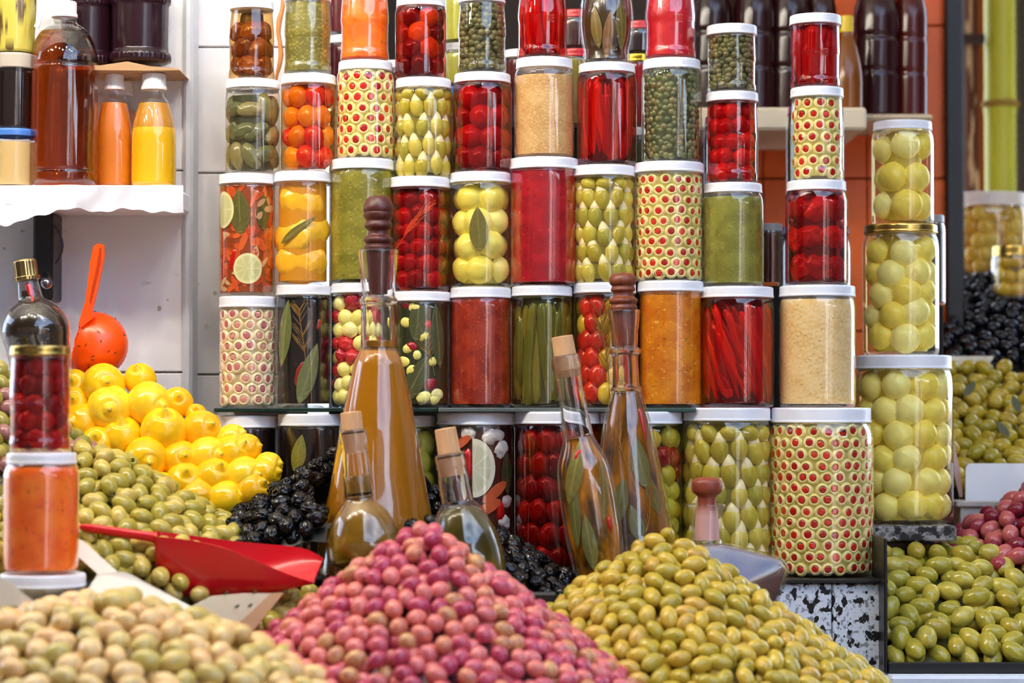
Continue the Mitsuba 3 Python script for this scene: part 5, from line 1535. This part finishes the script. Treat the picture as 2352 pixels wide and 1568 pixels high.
add(k + '__side', plate([(622, 1362), (652, 1360), (600, 1424), (530, 1512), (478, 1486), (560, 1420)], .0025, (0, .8, -.4), lambda x, y: -.455 - .00008 * (y - 1362) - .0007 * max(0, (x - 622) * .75 + (y - 1362) * .72 - 16 + 16) * 0 - .012 * (1 if False else 0)), lin((196, 158, 118)), 'satin', 40)
counts['cream_scoop'] = 1
for i, (px, py) in enumerate(((520, 1362), (585, 1360), (545, 1392), (575, 1390))):
    tag(add(key('herb_bit'), tube([P(px - 5, py + 3, -.462), P(px, py, -.463), P(px + 5, py - 4, -.462)], [.0008, .0016, .0006], 6), lin((50, 70, 34)), 'matte'), 'tiny dark green herb bit on the cream scoop blade', 'herb bit', 'herb bits on the cream scoop')
tag(add('cream_scoop_002', plate([(-20, 1322), (4, 1326), (40, 1350), (78, 1380), (60, 1390), (-20, 1392)], .003, (0, .7, -.5), lambda x, y: -.565), CR, 'satin', 40), 'cream plastic scoop tip at the left edge on the pale olives', 'scoop')
counts['cream_scoop'] = 2
k = tag('orange_ladle', 'orange plastic ladle with specks of herbs standing in the lemons against the white tiles', 'ladle')
Yl = .035
cz = P(218, 792, Yl)
R_ = M(76, Yl)
sp = trimesh.creation.icosphere(4)
v = np.asarray(sp.vertices)
ax = np.array([-.90, -.18, .22])
ax /= np.linalg.norm(ax)
keep_ = (v @ ax)[sp.faces].max(1) < .62
v3 = v * R_ * np.array([1.0, .92, 1.0]) + cz
used = np.unique(sp.faces[keep_])
remap = np.full(len(v), -1)
remap[used] = np.arange(len(used))
bm = solidify(v3[used], remap[sp.faces[keep_]], -v[used] * .0022)
add(k + '__bowl', bm, lin((255, 84, 6)), 'paint', 40)
add(k + '__handle', plate([(180, 742), (196, 690), (207, 600), (214, 566), (226, 558), (237, 562), (238, 590), (224, 660), (209, 716), (216, 728), (186, 752)], .012, (0, 1, 0), lambda x, y: Yl - .036), lin((250, 82, 8)), 'paint', 40)
add(k + '__handle_slot', plate([(205, 690), (222, 610), (228, 570), (233, 568), (232, 600), (216, 670), (208, 700)], .0006, (0, 1, 0), lambda x, y: Yl - .0368), lin((190, 52, 6)), 'paint', 40)
spk = []
for i in range(34):
    d = rng.normal(size=3)
    d[1] = -abs(d[1])
    d /= np.linalg.norm(d)
    if d @ ax > .5:
        continue
    t = np.cross(d, rng.normal(size=3))
    t /= np.linalg.norm(t)
    p0 = cz + d * R_ * np.array([1.0, .92, 1.0]) * 1.004
    spk.append(tube([p0 - t * .0022, p0 + d * .0003, p0 + t * .0022], [.0003, .0006, .0003], 5))
add('ladle_herb_specks', trimesh.util.concatenate(spk), lin((60, 34, 18)), 'matte')
scene[k + '__herb_specks'] = scene.pop('ladle_herb_specks')
labels[k + '__herb_specks'] = {'label': 'dark dried herb specks stuck to the bowl', 'kind': 'stuff'}
# ------------------------------------------------------------------ left shelf and what stands on it
Yq = .045
a, b = P(-300, 428, -.0), P(412, 478, -.0)
k = tag('wall_shelf', 'shelf board wrapped in white plastic on the left wall', 'shelf')
zsf = P(200, 424, 0)[2]
add(k + '__board', box([a[0], -.012, b[2]], [b[0] - .003, YW - .001, zsf - .0015], .004), lin((226, 226, 232)), 'satin', 30)
xs = np.linspace(-300, 421, 90)
top_, bot_ = [], []
for x in xs:
    w = 4 * math.sin(x * .021) + 3 * math.sin(x * .057 + 1) + 2 * math.sin(x * .13)
    fold = 34 * np.clip(1 - (x - 20) / 110, 0, 1) if x < 130 else 8 * math.sin((x - 130) * .016) ** 2
    top_.append(P(x, 426 + 2 * math.sin(x * .03), -.0145 + .0006 * w))
    bot_.append(P(x, 480 + fold + w, -.0145 - .0009 * math.sin(x * .08) - (.006 if 70 < x < 82 else 0)))
n_ = 7
v = np.array([[(1 - s) * p + s * q + np.array([0, -.0016 * math.sin(s * 3 + i * .22) - .0010 * math.sin(i * .7 + s * 5), 0]) for s in np.linspace(0, 1, n_)] for i, (p, q) in enumerate(zip(top_, bot_))]).reshape(-1, 3)
f = np.array([t for i in range(len(xs) - 1) for j in range(n_ - 1) for t in ([i * n_ + j, i * n_ + j + 1, (i + 1) * n_ + j + 1], [i * n_ + j, (i + 1) * n_ + j + 1, (i + 1) * n_ + j])])
add(k + '__plastic_wrap', solidify(v, f, np.array([0, .001, 0])), lin((228, 228, 236)), 'satin', 60)
labels[k + '__plastic_wrap'] = {'label': 'crinkled white plastic wrap hanging over the front edge'}
add(k + '__bracket', box([P(80, 0, .06)[0], .055, P(0, 690, .06)[2]], [P(126, 0, .06)[0], YW - .001, b[2] - .0005], .003), lin((22, 20, 22)), 'satin', 30)
add(k + '__cord', tube([P(110 + 34 * math.sin(t * 2.6), 498 + 108 * t, .05) for t in np.linspace(0, 1, 14)], .0014, 8), lin((30, 20, 24)), 'satin')


def pet(name, label, cx, base, Y, rows, capr, liquid, cap=None, extra=()):
    k = tag(key(name), label, 'bottle')
    t = np.eye(4)
    t[:3, 3] = P(cx, base, Y)
    t[2, 3] = zsf + .0004
    add(k + '__body', lathe(pxprof(rows, Y, base, 7), 56), None, 'clear_plastic', 40, tw=t)
    if cap:
        hw, y0, y1 = cap
        pr = pxprof([(hw - 2, y1), (hw + 1, y1 - 1, 1), (hw + 1, y1 - 9, 1), (hw - 1, y1 - 10), (hw - 1, y0 + 2, 3), (hw - 4, y0, 2), (0, y0)], Y, base)
        m = lathe(pr, 60)
        vv = np.asarray(m.vertices).copy()
        ang = np.arctan2(vv[:, 0], vv[:, 1])
        vv[:, :2] *= (1 + .010 * np.sign(np.sin(ang * 30)))[:, None]
        add(k + '__cap', trimesh.Trimesh(vv, m.faces, process=False), lin((238, 238, 240)), 'satin', 40, tw=t)
        labels[k + '__cap'] = {'label': 'white screw cap'}
    for part, rows2, mat, col in liquid:
        add(f'{k}__{part}', lathe(pxprof(rows2, Y, base, 7), 56), col, mat, 40, tw=t)
    return k


pet('syrup_bottle', 'big plastic bottle of dark amber syrup with a white screw cap', 146, 421, .03,
    [(0, 420), (66, 420), (78, 414, 6), (79, 392, 5), (77, 388, 3), (79, 380, 4), (79, 150, 4), (77, 145, 3), (79, 140, 4), (76, 108, 30), (56, 62, 24), (29, 44, 6), (27, 34)], None,
    [('syrup', [(0, 418), (64, 418), (76, 412, 6), (77, 392, 5), (75, 388, 3), (77, 380, 4), (77, 150, 4), (75, 145, 3), (77, 140, 4), (74, 108, 30), (56, 66), (0, 66)], 'brown_glass', None)], (29, -6, 32))
pet('juice_bottle', 'small bottle of orange juice behind the big syrup bottle', 262, 421, .055,
    [(0, 420), (36, 420), (42, 414, 4), (42, 290, 30), (30, 222, 20), (20, 206, 5), (19, 196)], None,
    [('juice', [(0, 418), (34, 418), (40, 412, 4), (40, 290, 30), (29, 226), (0, 226)], 'satin', lin((216, 116, 24)))], (22, 157, 195))
pet('juice_bottle', 'small bottle with a white cap farthest back beside the orange juice bottle', 286, 421, .098,
    [(0, 420), (30, 420), (34, 414, 4), (34, 290, 26), (24, 232, 16), (17, 214, 5), (16, 202)], None,
    [('juice', [(0, 418), (28, 418), (32, 412, 4), (32, 290, 26), (23, 235), (0, 235)], 'satin', lin((200, 112, 34)))], (18, 168, 201))
pet('juice_bottle', 'small bottle of bright yellow juice beside the aluminium corner strip', 353, 421, .045,
    [(0, 420), (46, 420), (52, 414, 5), (52, 292, 34), (36, 226, 22), (23, 208, 5), (22, 197)], None,
    [('settled_juice', [(0, 418), (44, 418), (50, 412, 5), (50, 300, 8), (48, 285), (0, 285)], 'satin', lin((246, 188, 8))),
     ('clear_juice', [(0, 284.6), (48, 284.6), (46, 272, 4), (34, 228), (0, 228)], 'satin', lin((206, 138, 24)))], (28, 158, 197))
# tubs at the left edge
k = tag('beige_tub', 'tub of beige paste with a blue lid at the left edge of the shelf', 'tub')
t = np.eye(4)
t[:3, 3] = P(30, 430, .02)
t[2, 3] = zsf + .0004
zb0 = 428
add(k + '__filling', lathe(pxprof([(0, zb0), (42, zb0), (44, 424, 3), (46, 330), (0, 330)], .02, zb0), 48), lin((226, 190, 128)), 'satin', 40, tw=t)
add(k + '__body', lathe(pxprof([(0, zb0 + .5), (43.5, zb0 + .5), (45.5, 424, 3), (47, 318)], .02, zb0), 48), None, 'clear_plastic', 40, tw=t)
add(k + '__lid', lathe(pxprof([(48, 316), (50, 315, 1), (50, 302, 3), (46, 299, 2), (0, 299)], .02, zb0), 48), lin((70, 120, 200)), 'paint', 40, tw=t)
labels[k + '__lid'] = {'label': 'blue lid'}
k = tag('dark_tub', 'tub of dark brown paste with a clear lid, stacked on the blue-lidded tub', 'tub')
add(k + '__filling', lathe(pxprof([(0, 296), (38, 296), (40, 292, 3), (42, 168), (0, 168)], .02, zb0), 48), lin((34, 20, 18)), 'wet', 40, tw=t)
add(k + '__body', lathe(pxprof([(0, 298), (40, 298), (41.5, 292, 3), (43, 160)], .02, zb0), 48), None, 'clear_plastic', 40, tw=t)
add(k + '__lid', lathe(pxprof([(44, 160), (47, 158, 1), (47, 128, 3), (44, 125, 2), (0, 125)], .02, zb0), 48), lin((176, 166, 152)), 'satin', 40, tw=t)
k = tag('speckled_yellow_tub', 'tub of yellow paste with dark specks at the top left corner', 'tub')
add(k + '__filling', lathe(pxprof([(0, 122), (42, 122), (45, 118, 3), (50, 20), (51, -60), (0, -60)], .02, zb0), 60).subdivide().subdivide(), lambda v: np.where(meshkit.fbm(v * 70, 3, 4)[:, None] > .60, lin((110, 84, 40)), lin((214, 196, 84))), 'satin', True, tw=t)
add(k + '__body', lathe(pxprof([(0, 124), (43.5, 124), (46.5, 118, 3), (51.5, 20), (53, -70)], .02, zb0), 48), None, 'clear_plastic', 40, tw=t)
hp = np.array([P(72 + 22 * math.sin(s), 12 - 60 * math.cos(s), -.01) for s in np.linspace(.2, 2.6, 14)])
add(k + '__handle', tube(hp, .0035, 8), lin((230, 230, 234)), 'satin')
# dark ribbed jars on a cardboard sheet on the far board
zcb = P(300, 150, .06)[2]
tag(add('cardboard_sheet', plate([(150, 152), (230, 150), (292, 141), (345, 152), (410, 157), (412, 161), (330, 162), (150, 160)], .10, (0, 1, 0), lambda x, y: .018), lin((176, 140, 104)), 'matte', 40), 'piece of brown cardboard under the dark ribbed jars', 'cardboard')
for i, (cx, hw, Y, l) in enumerate(((322, 67, .075, 'big black-purple ribbed plastic jar on the cardboard, nearest the corner strip'), (200, 62, .088, 'black-purple ribbed plastic jar on the cardboard, partly behind the syrup bottle'))):
    k = tag(key('ribbed_jar'), l, 'jar')
    t = np.eye(4)
    t[:3, 3] = P(cx, 148, Y)
    t[2, 3] = zcb + .0018 + .0018 * (i == 0)
    for part, rows, mat, col in (('body', [(0, 148), (60 * hw / 67, 148), (hw + 3, 143, 4), (hw + 3, 128, 4), (hw - 3, 118, 4), (hw - 2, 14, 4), (hw + 2, 8, 4), (hw + 2, -8, 4), (hw - 6, -30), (40, -60), (0, -60)], 'wet', lin((34, 12, 22))),):
        m = lathe(pxprof(rows, Y, 148, 6), 120)
        vv = np.asarray(m.vertices).copy()
        ang = np.arctan2(vv[:, 0], vv[:, 1])
        hh = 148 - vv[:, 2] / M(1, Y)
        band = np.exp(-((hh - 136) / 9) ** 4) + np.exp(-((hh - 2) / 9) ** 4)
        vv[:, :2] *= (1 + .022 * band * np.sin(ang * 36 + hh * .08))[:, None]
        add(f'{k}__{part}', trimesh.Trimesh(vv, m.faces, process=False), col, mat, 60, tw=t)
    add(f'{k}__lid', lathe(pxprof([(40, -60), (46, -60, 2), (46, -90, 3), (0, -92)], Y, 148), 40), lin((230, 230, 232)), 'satin', 40, tw=t)
# round dark bottle with a gold cap, leaning
tl = -.16
Yd = -.05
tw = at_tilt(P(104, 905, Yd), tl)
k = tag('round_oil_bottle', 'round dark oil bottle with a gold screw cap, leaning at the left', 'bottle')
rows = [(0, 905), (40, 905), (56, 895, 8), (72, 830, 20)] + [(80 * math.cos(t), 760 - 80 * math.sin(t)) for t in np.linspace(-.35, 1.16, 12)] + [(28, 680, 5), (26, 660, 4), (24, 645, 4), (25, 640, 2), (20, 630)]
add(k + '__body', lathe(pxprof(rows, Yd, 905, 8), 56), None, 'glass', 40, tw=tw)
add(k + '__oil', lathe(pxprof([(0, 903), (38, 903), (53, 893, 8), (69, 830, 20)] + [(77 * math.cos(t), 760 - 77 * math.sin(t)) for t in np.linspace(-.35, 1.16, 12)] + [(24, 680, 5), (21, 664), (0, 664)], Yd, 905, 8), 56), lin((40, 30, 20)), 'wet', 40, tw=tw)
m = lathe(pxprof([(22, 640), (30, 640, 1), (30, 632, 1), (27, 630), (27, 596, 3), (24, 592, 2), (0, 592)], Yd, 905), 72)
vv = np.asarray(m.vertices).copy()
vv[:, :2] *= (1 + .018 * np.sign(np.sin(np.arctan2(vv[:, 0], vv[:, 1]) * 36)))[:, None]
add(k + '__cap', trimesh.Trimesh(vv, m.faces, process=False), lin((196, 168, 112)), 'metal', 40, tw=tw)
labels[k + '__cap'] = {'label': 'ribbed gold coloured screw cap'}
LB = Lathed(pxprof(rows, Yd, 905, 8)[4:], tw, Yd, 104, 1)
wrap_chili(LB, [(62, 648), (66, 664), (73, 682), (80, 700)], 8, (190, 40, 24), 'red chili in the neck of the round dark oil bottle')
moved(f'red_chili_{counts["red_chili"]:03d}', tw)
tag(add('steel_ball_hook', m3.Manifold.batch_hull([m3.Manifold.sphere(M(14, .03), 24).translate(P(107, 650, .03).tolist()), m3.Manifold.sphere(M(9, .03), 24).translate(P(104, 634, .05).tolist())]), lin((150, 150, 160)), 'metal', 40), 'small shiny steel knob hanging before the black shelf bracket', 'hook')
# herbed olives at the far left behind the jars
a = P(-70, 815, -.16)
heap('herbed_olive', cone(a[0], a[1], a[2], .9, .02), (a[0] - .02, a[0] + .14, a[1] - .14, a[1] + .03), .018, HERB, 'herbed olive at the left edge behind the waisted cherry pepper jar', 'olive', 'herbed olives at the left edge',
     'rest of the herbed olives at the left edge', lin((50, 46, 18)), 60, a[2] - .16, [], 14)
tag(add('olive_tub', box([a[0] - .03, a[1] - .15, a[2] - .19], [a[0] + .15, a[1] + .04, a[2] - .161], .003), lin((214, 208, 200)), 'satin', 30), 'pale tub under the herbed olives at the left edge', 'tub')
tag(add('olive_tub_stand', box([a[0] - .03, a[1] - .15, ZT + .0003], [a[0] + .012, a[1] + .04, a[2] - .1905], .003), lin((30, 28, 27)), 'matte', 30), 'dark stand under the tub of herbed olives', 'stand')

# ------------------------------------------------------------------ right: shelf with dark bottles, posts, far jar
Ys2 = .50
k = tag('bottle_shelf', 'beige shelf board with rounded corner under the dark red bottles', 'shelf')
zbs = P(1850, 246, Ys2 - .06)[2]
a, b = P(1560, 0, Ys2 - .06)[0], P(1990, 0, Ys2 - .06)[0]
add(k + '__board', box([a, Ys2 - .06, P(0, 298, Ys2 - .06)[2]], [b, .719, zbs], .004), lin((214, 200, 172)), 'satin', 30)
b2 = P(2140, 0, Ys2 + .03)[0]
add(k + '__side_board', box([b + .0005, Ys2 + .02, P(0, 276, Ys2 + .02)[2]], [b2, .719, zbs], .004), lin((196, 180, 152)), 'satin', 30)
for i, (cx, hw, top, Y, col, l) in enumerate(((1632, 50, -60, Ys2 + .02, (34, 8, 10), 'dark red bottle behind the topmost waisted caper jar, leftmost on the beige shelf'), (1732, 48, -60, Ys2 + .02, (40, 9, 12), 'dark red bottle right of the topmost waisted caper jar'),
                                            (1812, 46, -60, Ys2 + .03, (36, 8, 10), 'dark red bottle left of the topmost pepper strip jar'), (1880, 44, -70, Ys2 + .07, (50, 12, 10), 'dark red bottle behind the topmost pepper strip jar'),
                                            (2012, 52, -60, Ys2 + .075, (46, 10, 12), 'dark red bottle right of the amber bottle with a yellow cap'), (2090, 40, -60, Ys2 + .09, (74, 14, 10), 'dark red bottle at the right end of the beige shelf'))):
    k = tag(key('dark_bottle'), l, 'bottle')
    t = np.eye(4)
    t[:3, 3] = P(cx, 240, Y)
    t[2, 3] = zbs + .0004
    rows = [(0, 245), (hw * .9, 245), (hw, 240, 4), (hw, 150, 4), (hw * .96, 140, 4), (hw, 130, 4), (hw, 70, 4), (hw * .95, 60, 4), (hw, 50, 4), (hw, -10, 30), (hw * .6, top, 20), (18, top - 40), (0, top - 40)]
    add(k + '__body', lathe(pxprof(rows, Y, 245, 6), 48), lin(col), 'wet', 40, tw=t)
    add(k + '__cap', lathe(pxprof([(18, top - 40), (22, top - 40, 1), (22, top - 70, 2), (0, top - 72)], Y, 245), 24), lin((220, 215, 205)), 'satin', 40, tw=t)
k = tag('amber_bottle', 'amber oil bottle with a yellow cap between dark red bottles', 'bottle')
t = np.eye(4)
t[:3, 3] = P(1944, 240, Ys2)
t[2, 3] = zbs + .0004
add(k + '__body', lathe(pxprof([(0, 245), (34, 245), (38, 240, 4), (38, 150, 30), (24, 90, 16), (15, 72, 6), (14, 62), (0, 62)], Ys2, 245), 40), lambda v: lin((120, 66, 8)) * np.ones((len(v), 1)), 'wet', 40, tw=t)
add(k + '__cap', lathe(pxprof([(14, 62), (17, 62, 1), (17, 24, 2), (0, 23)], Ys2, 245), 24), lin((220, 190, 40)), 'satin', 40, tw=t)
labels[k + '__cap'] = {'label': 'yellow cap'}
# posts at the right edge
tag(add('black_post', box([P(2172, 0, .70)[0], .70, .3], [P(2213, 0, .70)[0], .76, 2.4], .003), lin((20, 18, 18)), 'satin', 30), 'black upright post at the right of the orange wall', 'post')
k = tag('rusty_pipe', 'rusty brown pipe with flaking cream paint beside the black post', 'pipe')
RUST = lambda v: np.where(meshkit.fbm(v * np.array([70, 70, 12]), 4, 3)[:, None] + .25 * np.exp(-((v[:, :1] - P(2226, 0, 1.08)[0]) / .004) ** 2) > .62, lin((206, 176, 124)), lin((96, 54, 30)))  # noqa: E731
m = lathe([(M(17, 1.08), z) for z in np.linspace(.4, 2.4, 160)], 32)
m.vertices = np.asarray(m.vertices) + [P(2231, 0, 1.08)[0], 1.08, 0]
add(k + '__pipe', m, RUST, 'matte', True)
add(k + '__clamp', box(P(2212, 98, 1.045), P(2262, 78, 1.05) + [0, .05, 0], .002), lin((70, 52, 40)), 'matte', 30)
tag(add('orange_strip', box([P(2246, 0, 1.13)[0], 1.13, .4], [P(2264, 0, 1.13)[0], 1.15, 2.4], .002), lin((170, 76, 36)), 'matte', 30), 'narrow orange-brown strip between the rusty pipe and the yellow-green pole', 'strip')
k = tag('bamboo_pole', 'yellow-green painted bamboo pole with a brown node at the right edge', 'pole')
xc = P(2296, 0, 1.1)[0]
zs_ = np.linspace(.5, 2.4, 120)
zn = P(2296, 240, 1.1)[2]
rad_ = M(36, 1.1) * (1 + .10 * np.exp(-((zs_ - zn) / .008) ** 2))
m = lathe(np.column_stack([rad_, zs_]), 32)
m.vertices = np.asarray(m.vertices) + [xc, 1.1, 0]
add(k + '__pole', m, lambda v: np.clip(lin((206, 208, 58)) * (.8 + .4 * meshkit.fbm(v * np.array([60, 60, 8]), 3, 5)[:, None]), 0, 1), 'satin', True)
add(k + '__node', tube([[xc + M(37.5, 1.1) * math.cos(s), 1.1 - M(37.5, 1.1) * math.sin(s), zn] for s in np.linspace(-.2, 3.4, 20)], .006, 8), lin((160, 130, 50)), 'matte')
tag(add('grey_post', box([P(2336, 0, 1.17)[0], 1.17, .4], [P(2480, 0, 1.17)[0], 1.20, 2.4], .004), lin((84, 74, 58)), 'matte', 30), 'grey-brown post at the right edge behind the bamboo pole', 'post')
jf = Jar('big jar of yellow olives with a cream lid at the right edge', 2270, 700, 438, 92, 90, 30, .93, lid='cream')
pack(jf, 'yellow_olive', 'yellow_olive', 38, 'round yellow olive in the big jar at the right edge', 'olive', 'yellow olives in the big jar at the right edge', jit=.1)
jf.core(M(38, .93) * .4, lin((140, 104, 20)))
tag(add('far_jar_stand', box([jf.base[0] - .06, .90 - .02, .5], [jf.base[0] + .12, 1.0 - .005, jf.z0 - .0003], .003), lin((30, 28, 26)), 'matte', 30), 'dark stand under the big jar of yellow olives', 'stand')
js = Jar('small jar of yellow olives with a gold lid at the right edge', 2330, 690, 562, 52, 50, 24, .78, lid='gold')
pack(js, 'yellow_olive', 'yellow_olive', 34, 'yellow olive in the small jar with a gold lid at the right edge', 'olive', 'yellow olives in the small gold-lidded jar', jit=.1)
js.core(M(34, .78) * .4, lin((96, 78, 20)))

# ------------------------------------------------------------------ second row of jars, seen through the gaps
Y2 = .20
BR = [  # label, cx, base, top, half width, lid, colour, shelf
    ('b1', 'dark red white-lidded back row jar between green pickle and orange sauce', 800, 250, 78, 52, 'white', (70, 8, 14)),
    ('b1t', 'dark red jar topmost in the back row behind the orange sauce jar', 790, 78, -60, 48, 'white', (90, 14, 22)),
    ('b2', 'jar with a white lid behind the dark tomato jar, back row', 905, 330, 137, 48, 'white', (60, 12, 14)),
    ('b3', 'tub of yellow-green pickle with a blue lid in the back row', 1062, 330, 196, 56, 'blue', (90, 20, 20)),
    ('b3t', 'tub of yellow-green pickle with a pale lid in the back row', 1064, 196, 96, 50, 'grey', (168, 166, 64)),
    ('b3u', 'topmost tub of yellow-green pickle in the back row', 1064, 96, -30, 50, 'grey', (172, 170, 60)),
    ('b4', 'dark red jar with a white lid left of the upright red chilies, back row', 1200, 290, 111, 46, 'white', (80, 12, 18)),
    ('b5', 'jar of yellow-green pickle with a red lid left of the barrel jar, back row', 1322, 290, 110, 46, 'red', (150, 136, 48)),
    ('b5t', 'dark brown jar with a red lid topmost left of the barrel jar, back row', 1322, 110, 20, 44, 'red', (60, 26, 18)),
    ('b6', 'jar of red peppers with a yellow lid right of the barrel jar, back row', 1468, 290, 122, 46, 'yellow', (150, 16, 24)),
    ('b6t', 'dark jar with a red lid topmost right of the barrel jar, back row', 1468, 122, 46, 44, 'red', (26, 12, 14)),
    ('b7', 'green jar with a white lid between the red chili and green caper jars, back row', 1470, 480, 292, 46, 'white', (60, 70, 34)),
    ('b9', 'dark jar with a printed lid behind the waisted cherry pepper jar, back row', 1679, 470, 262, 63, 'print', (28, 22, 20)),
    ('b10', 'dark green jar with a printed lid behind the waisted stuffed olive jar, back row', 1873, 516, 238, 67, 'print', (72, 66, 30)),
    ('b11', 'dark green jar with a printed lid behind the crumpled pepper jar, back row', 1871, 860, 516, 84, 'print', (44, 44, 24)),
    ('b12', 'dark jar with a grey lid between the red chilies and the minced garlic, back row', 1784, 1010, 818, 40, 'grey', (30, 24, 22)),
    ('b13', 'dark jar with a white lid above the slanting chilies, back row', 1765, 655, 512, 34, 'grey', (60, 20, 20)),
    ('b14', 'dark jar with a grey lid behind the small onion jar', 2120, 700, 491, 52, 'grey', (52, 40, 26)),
]
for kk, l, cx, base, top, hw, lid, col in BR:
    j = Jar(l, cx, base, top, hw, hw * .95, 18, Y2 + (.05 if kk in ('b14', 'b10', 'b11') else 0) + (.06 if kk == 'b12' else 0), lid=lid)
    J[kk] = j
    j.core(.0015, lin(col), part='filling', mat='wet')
# boards that the second row stands on
for i, (kks, l) in enumerate(((('b1',), 'a'), (('b2', 'b3'), 'a'), (('b4', 'b5'), 'a'), (('b7',), 'a'), (('b9',), 'a'), (('b11',), 'a'), (('b12',), 'a'), (('b13',), 'a'), (('b14',), 'a'))):
    for kk in kks:
        j = J[kk]
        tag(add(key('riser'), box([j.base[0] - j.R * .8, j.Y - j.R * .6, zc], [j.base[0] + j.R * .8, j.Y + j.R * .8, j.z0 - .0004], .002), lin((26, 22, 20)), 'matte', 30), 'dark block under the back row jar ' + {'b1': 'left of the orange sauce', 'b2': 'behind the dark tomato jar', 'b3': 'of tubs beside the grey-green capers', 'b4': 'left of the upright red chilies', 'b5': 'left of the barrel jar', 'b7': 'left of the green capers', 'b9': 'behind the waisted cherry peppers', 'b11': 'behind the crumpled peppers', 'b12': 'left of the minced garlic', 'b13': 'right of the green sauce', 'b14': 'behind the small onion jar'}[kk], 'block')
tag(add('rear_counter', box([xa, .2005, .5], [P(2172, 0, .3)[0], .60, zc - .0004], .003), lin((30, 28, 28)), 'matte', 30), 'dark counter under the back row of jars', 'counter')
tag(add('front_skirt', box([-1.3, -1.12, .0], [1.6, -.05, ZT - .031], .004), lin((30, 28, 28)), 'matte', 30), 'dark stand under the display board', 'stand')
